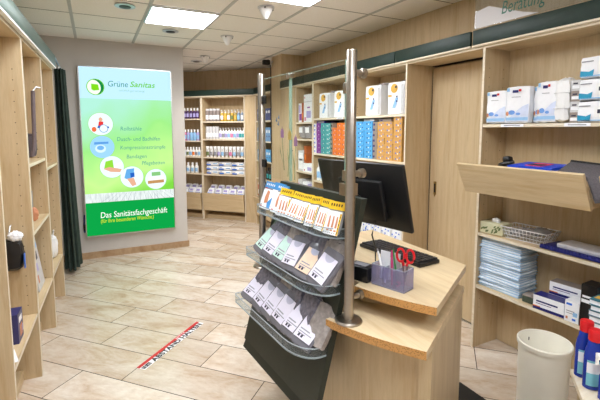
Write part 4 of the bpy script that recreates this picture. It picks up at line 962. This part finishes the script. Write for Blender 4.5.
# tilted bins
def tiltbin(fr, w, label):
    t = empty('tilted_bin', fr.at(0, 0, 0), fr.r); tag(t, label, 'bin')
    b = MB(); ang = math.atan2(.093, .184); L = .208
    M = Matrix.Translation((0, -.232, 1.20)) @ Matrix.Rotation(ang, 4, 'X'); b.box((0, 0, L / 2), (w, .018, L), WOODH, M); b.build('front', t)
    YZ = Matrix(((0, 0, 1, 0), (1, 0, 0, 0), (0, 1, 0, 0), (0, 0, 0, 1)))
    b = MB(); b.prism([(-.225, 1.20), (.255, 1.245), (.255, 1.26), (-.225, 1.215)], -w / 2 + .012, w / 2 - .012, WOODH, YZ); b.build('bottom', t)
    for s in (-1, 1):
        b = MB(); x = s * (w / 2 - .008); b.prism([(-.218, 1.215), (-.235, 1.26), (.0, 1.26), (.25, 1.30), (.25, 1.25)], x - .006, x + .006, WOOD, YZ); b.build('side', t)
    return t
tiltbin(Frame((2.43, 1.49, 0), RW), .765, 'maple bin with leaning front projecting from the right bay')
tiltbin(Frame((2.43, .655, 0), RW), .765, 'maple leaning bin cut off at the right photo edge')
FT = Frame((2.43, 1.49, 1.22), RW)
t = empty('folder', FT.at(.0, -.06, .0)); t.rotation_euler = (R(4), 0, RW); tag(t, 'bright blue folder lying in the tilted bin', 'folder')
b = MB(); b.box((0, 0, .165), (.27, .2, .016), plain('folder_blue', (24, 76, 214), .35)); b.build('cover', t)
b = MB(); b.box((0, .0, .1745), (.1, .12, .003), plain('folder_label', (226, 76, 110), .5)); b.box((.0, -.02, .1765), (.09, .05, .002), NAVYD); b.build('label', t)
b = MB(); b.box((0, 0, .078), (.24, .17, .155), LGREY); b.build('papers', t)
t = empty('cable_coil', FT.at(-.24, -.03, .02), RW); tag(t, 'black coiled cable with plug at the left of the tilted bin', 'cable')
b = MB(); b.tube([(.045 * math.cos(a), .035 * math.sin(a), .02 + .011 * a) for a in [k * .5 for k in range(26)]], .013, BLACK); b.build('coil', t)
b = MB(); b.soft((.01, -.01, .17), (.06, .05, .045), BLACK, r=.4); b.build('plug', t)
def feltbag():
    t = empty('felt_bag', FT.at(.30, -.055, .035), RW); tag(t, 'charcoal felt bag leaning out of the tilted bin', 'bag')
    w = lambda X, Y, Z: Vector((1.49 - .30 - Y, X - 2.43 + .055, Z - 1.255))
    A, B, C, D = w(2.52, 1.40, 1.415), w(2.205, 1.29, 1.382), w(2.165, 1.08, 1.262), w(2.52, .93, 1.385)
    E2 = w(2.23, .90, 1.30)
    n = (B - A).cross(D - A).normalized(); n = n if n.z > 0 else -n
    top = [A, B, w(2.20, 1.14, 1.365), C, E2, D]; m = len(top)
    bot = [p - n * .02 for p in top]
    b = MB(); b.add(top + bot, [(0, 1, 2, 5), (2, 3, 4, 5), (m + 5, m + 2, m + 1, m), (m + 5, m + 4, m + 3, m + 2)] + [(i, m + i, m + (i + 1) % m, (i + 1) % m) for i in range(m)], CHAR); b.build('body', t)
    b = MB(); b.tube([A, D], .009, DARK); b.build('hem', t)
feltbag()
# tissue box, wire basket, navy tray
ZM = .8685
t = empty('tissue_box'); b = MB(); b.box((0, .06, .042), (.17, .12, .08), plain('cream_card', (222, 220, 186), .6), bev=.004)
for k in range(16): x, zz = random.uniform(-.08, .06), random.uniform(.005, .05); b.quad([(x, -.0008, zz), (x + .012, -.0008, zz + .004), (x + .02, -.0008, zz + .02), (x + .005, -.0008, zz + .015)], OLIVE)
b.build('box', t); b = MB(); b.soft((0, .06, .09), (.06, .03, .04), PAPER, r=.4, jit=.006); b.build('tissue', t)
place(t, FRR, yr(1.87), .03, ZM, .12); tag(t, 'cream and green leaf-patterned tissue box left of the wire basket', 'tissue box')
def basket():
    t = empty('wire_basket', FRR.at(yr(1.655), .13, ZM), RW + .1); tag(t, 'white wire basket with pale packs on the middle right shelf', 'basket')
    b = MB(); W0, D0, W1, D1, h = .12, .07, .15, .09, .075
    for k in range(4):
        f = k / 3; w, d, z_ = W0 + (W1 - W0) * f, D0 + (D1 - D0) * f, .004 + f * h
        b.tube([(-w, -d, z_), (w, -d, z_), (w, d, z_), (-w, d, z_), (-w, -d, z_)], .0022 + .0012 * (k == 3), WHITE, 6)
    for k in range(13):
        x = -1 + k / 6
        for s in (-1, 1): b.tube([(x * W0, s * D0, .004), (x * W1, s * D1, .004 + h)], .0016, WHITE, 5)
        b.tube([(x * W0, -D0, .004), (x * W0, D0, .004)], .0014, WHITE, 5)
    for k in range(7):
        y = -1 + k / 3
        for s in (-1, 1): b.tube([(s * W0, y * D0, .004), (s * W1, y * D1, .004 + h)], .0016, WHITE, 5)
    b.build('wires', t)
    for i in range(4):
        o = MB(); o.soft((0, 0, .025), (.09, .10, .045), WRAP, r=.35, jit=.004); o.box((0, 0, .025), (.06, .07, .02), GREYB)
        q = o.build('soft_pack', None, FRR.at(yr(1.655) - .075 + .05 * i, .125 + .02 * (i % 2), ZM + .012 + .012 * i), RW + i * .4); tag(q, 'pale soft pack in the wire basket, %s from the left' % ORD[i], 'soft pack', 'soft packs in the wire basket')
basket()
t = empty('wavy_cushion'); b = MB(); L = .40
NB = plain('navy_foam', (26, 32, 116), .5)
b.box((0, .1, .012), (L, .2, .02), NB, bev=.006)
for k in range(20): b.lathe([(.0, .03), (.007, .028), (.0095, .02), (.0095, .008)], NB, (-L / 2 + .012 + k * .0198, .006, 0), 8)
b.build('base', t); b = MB(); b.soft((.04, .12, .034), (.34, .16, .028), plain('grey_white_pad', (226, 226, 232), .7), r=.12, jit=.001); b.build('pad', t)
place(t, FRR, yr(1.315), .015, ZM, -.0); tag(t, 'navy ribbed seat cushion with pale pad on the middle right shelf', 'cushion')
# stack of pads
PADB = plain('pad_blue', (160, 196, 228), .7); PADW = plain('pad_white', (222, 232, 242), .7)
def pad():
    t = empty('absorbent_pad'); b = MB(); b.soft((0, .105, .0085), (.31, .2, .0165), PADW, r=.1, n=4); b.build('pad', t)
    b = MB(); b.box((0, .105, .003), (.306, .198, .004), PADB); b.build('backing', t); return t
pd = pad()
for i in range(22):
    o = pd if i == 0 else dup(pd, (0, 0, 0)); place(o, FRR, yr(1.80) + random.uniform(-.006, .006), .03 + random.uniform(-.006, .006), .4805 + i * .0168, random.uniform(-.03, .03) + .05)
    tag(o, 'pale blue absorbent pad, %s' % ('lowest of the stack' if i == 0 else 'topmost of the stack' if i == 21 else ORD[i] + ' from the bottom of the stack'), 'pad', 'stacked absorbent pads')
ZL = .4805
t = empty('green_tin'); b = MB(); b.box((0, .04, .024), (.10, .08, .045), plain('dark_tin', (74, 84, 72), .4), bev=.006); b.build('tin', t); b = MB(); b.box((0, .04, .0475), (.102, .082, .006), GREYB, bev=.002); b.build('lid', t)
place(t, FRR, yr(1.565), .03, ZL, .1); tag(t, 'small dark green tin between blue pads and white cartons', 'tin')
cm = ((NAVY, 0, 0, 1, .2), (NAVY, .1, .55, .8, .66), (NAVY, .1, .42, .6, .46), (ORNG, 0, .2, .25, .26))
tag(place(carton('carton', .18, .09, .09, PAPER, cm, NAVY), FRR, yr(1.435), .012, ZL, .1), 'white and navy carton nearest the shelf edge', 'carton')
tag(place(carton('carton', .20, .09, .085, PAPER, cm, GREYB), FRR, yr(1.40), .125, ZL, .1), 'white and navy carton behind, lower of two', 'carton')
tag(place(carton('carton', .20, .09, .08, PAPER, cm, GREYB), FRR, yr(1.395), .125, ZL + .0855, .1), 'white and navy carton behind, upper of two', 'carton')
tag(place(carton('box', .075, .10, .125, PAPER, ((BLUE, .1, .8, .5, .9), (LBLUE, .6, .3, .9, .5), (GREY, .1, .5, .7, .54), (GREY, .1, .4, .6, .43), (BLUE, .55, .1, .8, .2), (SKIN, .1, .12, .25, .25))), FRR, yr(1.298), .01, ZL, .1), 'white box with small blue print beside the tall black box', 'box')
tag(place(carton('box', .08, .11, .25, BLACK, ((PAPER, .05, .58, .95, .66), (PAPER, .1, .7, .9, .75))), FRR, yr(1.215), .012, ZL, .05), 'tall black box with white lettering stripes', 'box')

# ------------------------------------------------------------------ bucket
def bucket():
    t = empty('bucket', (2.205, 1.303, 0)); tag(t, 'cream plastic bucket standing on the tiled floor', 'bucket')
    b = MB(); b.lathe([(.118, 0), (.123, .006), (.130, .39), (.130, .396), (.137, .398), (.138, .420), (.135, .424), (.130, .424), (.127, .418), (.118, .012), (.0, .010)], CREAM, n=48); b.build('body', t)
    b = MB(); b.box((.0, .1272, .37), (.006, .004, .02), HOLE); b.build('handle_slot', t, rot=R(-20))
bucket()
# ------------------------------------------------------------------ low table with blue bottles
TA = R(219.6)
dA = Vector((math.cos(TA), math.sin(TA))); dB = Vector((-dA.y, dA.x))
C0 = Vector((1.908, 1.004))
def lowtable():
    t = empty('display_table', (C0.x, C0.y, 0)); tag(t, 'low pale wooden display table carrying blue bottles, lower right', 'table')
    P = [Vector((0, 0)), dA * .62, dA * .62 + dB * .48, dB * .48]
    b = MB(); b.prism([tuple(p) for p in P], .482, .507, EDGE); b.build('top', t)
    for k in ((.05, .05), (.57, .05), (.57, .43), (.05, .43)):
        p = dA * k[0] + dB * k[1]; b = MB(); b.box((p.x, p.y, .241), (.04, .04, .482), WOOD); b.build('leg', t)
lowtable()
TP = lambda a, b_, z=.5075: (C0.x + dA.x * a + dB.x * b_, C0.y + dA.y * a + dB.y * b_, z)
def bluebottle():
    t = empty('spray_bottle'); b = MB(); nb = plain('royal_blue', (24, 52, 150), .25)
    b.lathe([(.033, 0), (.039, .005), (.040, .065), (.040, .14), (.036, .17), (.030, .187), (.028, .205), (.022, .212)], nb, n=24, sy=.7); b.build('body', t)
    b = MB(); b.lathe([(.026, .210), (.026, .252), (.024, .256), (0, .256)], RED, n=20); b.build('cap', t)
    b = MB(); V = []; F = []; n = 9
    for k in range(n):
        a = R(-100 - 55 + 110 * k / (n - 1))
        for zz in (.02, .13): V.append((.0409 * math.cos(a), .7 * .0409 * math.sin(a) - .0004, zz))
    for k in range(n - 1): F.append((2 * k, 2 * k + 2, 2 * k + 3, 2 * k + 1))
    b.add(V, F, plain('aqua_label', (120, 190, 206), .4))
    V = [(x * 1.006, y * 1.012, .075 + (zz - .02) * .42) for x, y, zz in V]; b.add(V, F, PAPER); b.build('label', t); return t
bb = bluebottle()
for i, (a, b_, rz, s) in enumerate(((.04, .042, -.5, 'leftmost, at the table corner'), (.124, .056, -.5, 'second from left, nearer the camera'), (.045, .135, -.5, 'behind the first two'), (.125, .145, -.5, 'cut by the right photo edge'))):
    o = bb if i == 0 else dup(bb, (0, 0, 0)); o.location = TP(a, b_); o.rotation_euler = (0, 0, rz); tag(o, 'blue bottle with red cap, ' + s, 'bottle', 'blue bottles with red caps')
t = empty('trigger_bottle', TP(.20, .09), R(-40)); tag(t, 'blue bottle with white trigger nozzle in the lower right corner', 'bottle')
b = MB(); b.lathe([(.028, 0), (.033, .005), (.033, .10), (.014, .135), (.014, .15)], plain('royal_blue', (24, 52, 150), .25), n=20, sy=.75); b.build('body', t)
b = MB(); b.lathe([(.016, .148), (.016, .17), (.012, .172)], WHITE, n=14); b.box((-.012, 0, .182), (.075, .02, .024), WHITE, bev=.004); b.box((-.045, 0, .162), (.008, .012, .03), WHITE); b.build('nozzle', t)
# pile of books lying half over the lower shelf edge
BT = [plain('book_teal', (52, 116, 136), .4), plain('book_grey', (150, 156, 160), .5), plain('book_dark_teal', (40, 92, 112), .4)]
for i in range(7):
    m = BT[(i + 1) % 3 if i < 6 else 0]
    k = empty('book'); b = MB(); b.box((0, 0, .003), (.118, .22, .003), m); b.box((0, 0, .029), (.118, .22, .003), m); b.box((.058, 0, .016), (.003, .22, .029), m); b.build('cover', k)
    b = MB(); b.box((-.002, 0, .016), (.112, .212, .023), PAPER); b.build('pages', k)
    if i == 6:
        b = MB(); b.box((-.01, -.05, .0312), (.08, .05, .0012), GOLD); b.box((-.01, .02, .0312), (.09, .03, .0012), PAPER); b.build('title_print', k)
    k.location = FRR.at(yr(1.112) + random.uniform(-.004, .004), .03, ZL + i * .0306); k.rotation_euler = (0, 0, RW + random.uniform(-.04, .04) + .1)
    tag(k, '%s book, %s in the pile beside the tall black box' % (('grey', 'dark teal', 'teal')[i % 3] if i < 6 else 'teal', 'lowest' if i == 0 else 'topmost' if i == 6 else ORD[i] + ' from bottom'), 'book', 'books piled by the black box')
# ------------------------------------------------------------------ floor strip
cpt = Vector((.468, 3.02)); t = empty('floor_sticker', (cpt.x, cpt.y, .0006), math.atan2(.478, .51)); tag(t, 'red and white distance strip stuck on the tiled floor', 'floor sticker')
b = MB(); b.box((0, 0, .0004), (.70, .072, .0008), PAPER); b.box((0, .0215, .001), (.70, .027, .0006), RED)
T2 = lambda x, y, z: Matrix.Translation((x, y, z))
b.text('ABSTAND HALTEN', .58, .04, T2(-.25, -.0325, .0012), BLACK, 0, .045); b.text('BITTE', .11, .017, T2(.06, .013, .0016), PAPER)
b.quad([(-.345, -.03, .0012), (-.27, -.03, .0012), (-.27, .004, .0012), (-.345, .002, .0012)], BLACK); b.text('1,5 m', .06, .022, T2(-.338, -.024, .0016), PAPER)
b.build('print', t)

# ------------------------------------------------------------------ left shelf goods
def lput(o, x, y, z, rz=0): o.location = FLr.at(x, y, z); o.rotation_euler = (0, 0, LA + rz); return o
o = carton('box', .12, .17, .165, plain('box_navy', (48, 48, 104), .4), ((SKIN, .3, .15, .8, .55), (PAPER, .2, .65, .8, .85), (LILAC, .55, .2, .95, .45)), plain('box_navy', (48, 48, 104), .4))
lput(o, -.36, .03, .4305); tag(o, 'navy box with photo on the lowest left shelf', 'box')
b = MB(); b.box((0, .07, .001), (.15, .14, .002), PAPER); b.box((.03, .04, .0024), (.03, .03, .0006), RED); o = b.build('leaflet'); lput(o, -.55, .02, .431, .3); tag(o, 'white leaflet lying in front of the navy box', 'leaflet')
t = empty('support_brace'); b = MB(); b.soft((0, .09, .10), (.10, .14, .2), BLACK, r=.35, jit=.004); b.build('brace', t); b = MB(); b.soft((-.01, .06, .215), (.08, .08, .06), PAPER, r=.5, jit=.006); b.build('tag', t); b = MB(); b.box((-.02, .017, .06), (.03, .004, .09), BLUE); b.build('strap', t)
b = MB(); b.tube([(0, .09, .24), (.03, .09, .27), (.056, .09, .27)], .005, ALU); b.build('hook', t); lput(t, -.076, .02, .745); tag(t, 'black brace with white paper tuft hanging from a left upright', 'brace')
t = empty('hanging_stick_bag'); b = MB(); b.tube([(0, .02, .5), (0, .025, .36), (.0, .03, .12), (.01, .05, .02)], .014, plain('taupe', (116, 104, 108), .5)); b.soft((.03, .07, .1), (.07, .1, .18), plain('taupe_dark', (84, 74, 80), .5), r=.3); b.build('body', t)
b = MB(); b.tube([(0, .02, .5), (.01, .0, .53), (.03, -.02, .525)], .006, ALU); b.build('hook', t)
lput(t, .56, .015, 1.3855); tag(t, 'grey folded walking stick with hook on the middle left bay shelf', 'walking stick')
t = empty('figurine_pack'); b = MB(); b.soft((0, .05, .05), (.06, .06, .1), SKIN, r=.5, jit=.004); b.build('pack', t); b = MB(); b.box((0, .06, .16), (.02, .02, .12), GREY); b.build('stem', t)
lput(t, .43, .01, .9455); tag(t, 'small skin-coloured pack on the middle left bay shelf', 'pack')
for i in range(6):
    b = MB(); M = Matrix.Rotation(R(-8), 4, 'X'); b.box((0, 0, .21), (.25, .004, .42), (LGREY, PAPER, GREY)[i % 3], M)
    for k in range(4): b.pr(-.08 + .04 * k, .05 + .08 * k, -.04 + .05 * k, .11 + .08 * k, -.0025, (SKIN, LILAC, NAVYD, LBLUE)[(i + k) % 4], M)
    o = b.build('magazine'); lput(o, .52, .05 + .014 * i, .4205, 0); tag(o, 'grey magazine in the middle left bay, %s in the row' % ORD[i], 'magazine', 'magazines in the middle left bay')
t = empty('white_bag'); b = MB(); b.soft((0, .07, .11), (.14, .12, .22), PAPER, r=.4, jit=.006); b.build('bag', t); b = MB(); b.tube([(-.03, .05, .2), (-.02, .04, .26), (.02, .04, .26), (.03, .05, .2)], .006, WHITE); b.build('handle', t)
lput(t, 1.27, .01, .4205); tag(t, 'white bag on the farthest left bay shelf', 'bag')

# ------------------------------------------------------------------ light
w = bpy.data.worlds.new('world'); SC.world = w; w.use_nodes = True
w.node_tree.nodes['Background'].inputs[0].default_value = (.9, .92, 1, 1); w.node_tree.nodes['Background'].inputs[1].default_value = .15
vs.exposure = 0.0
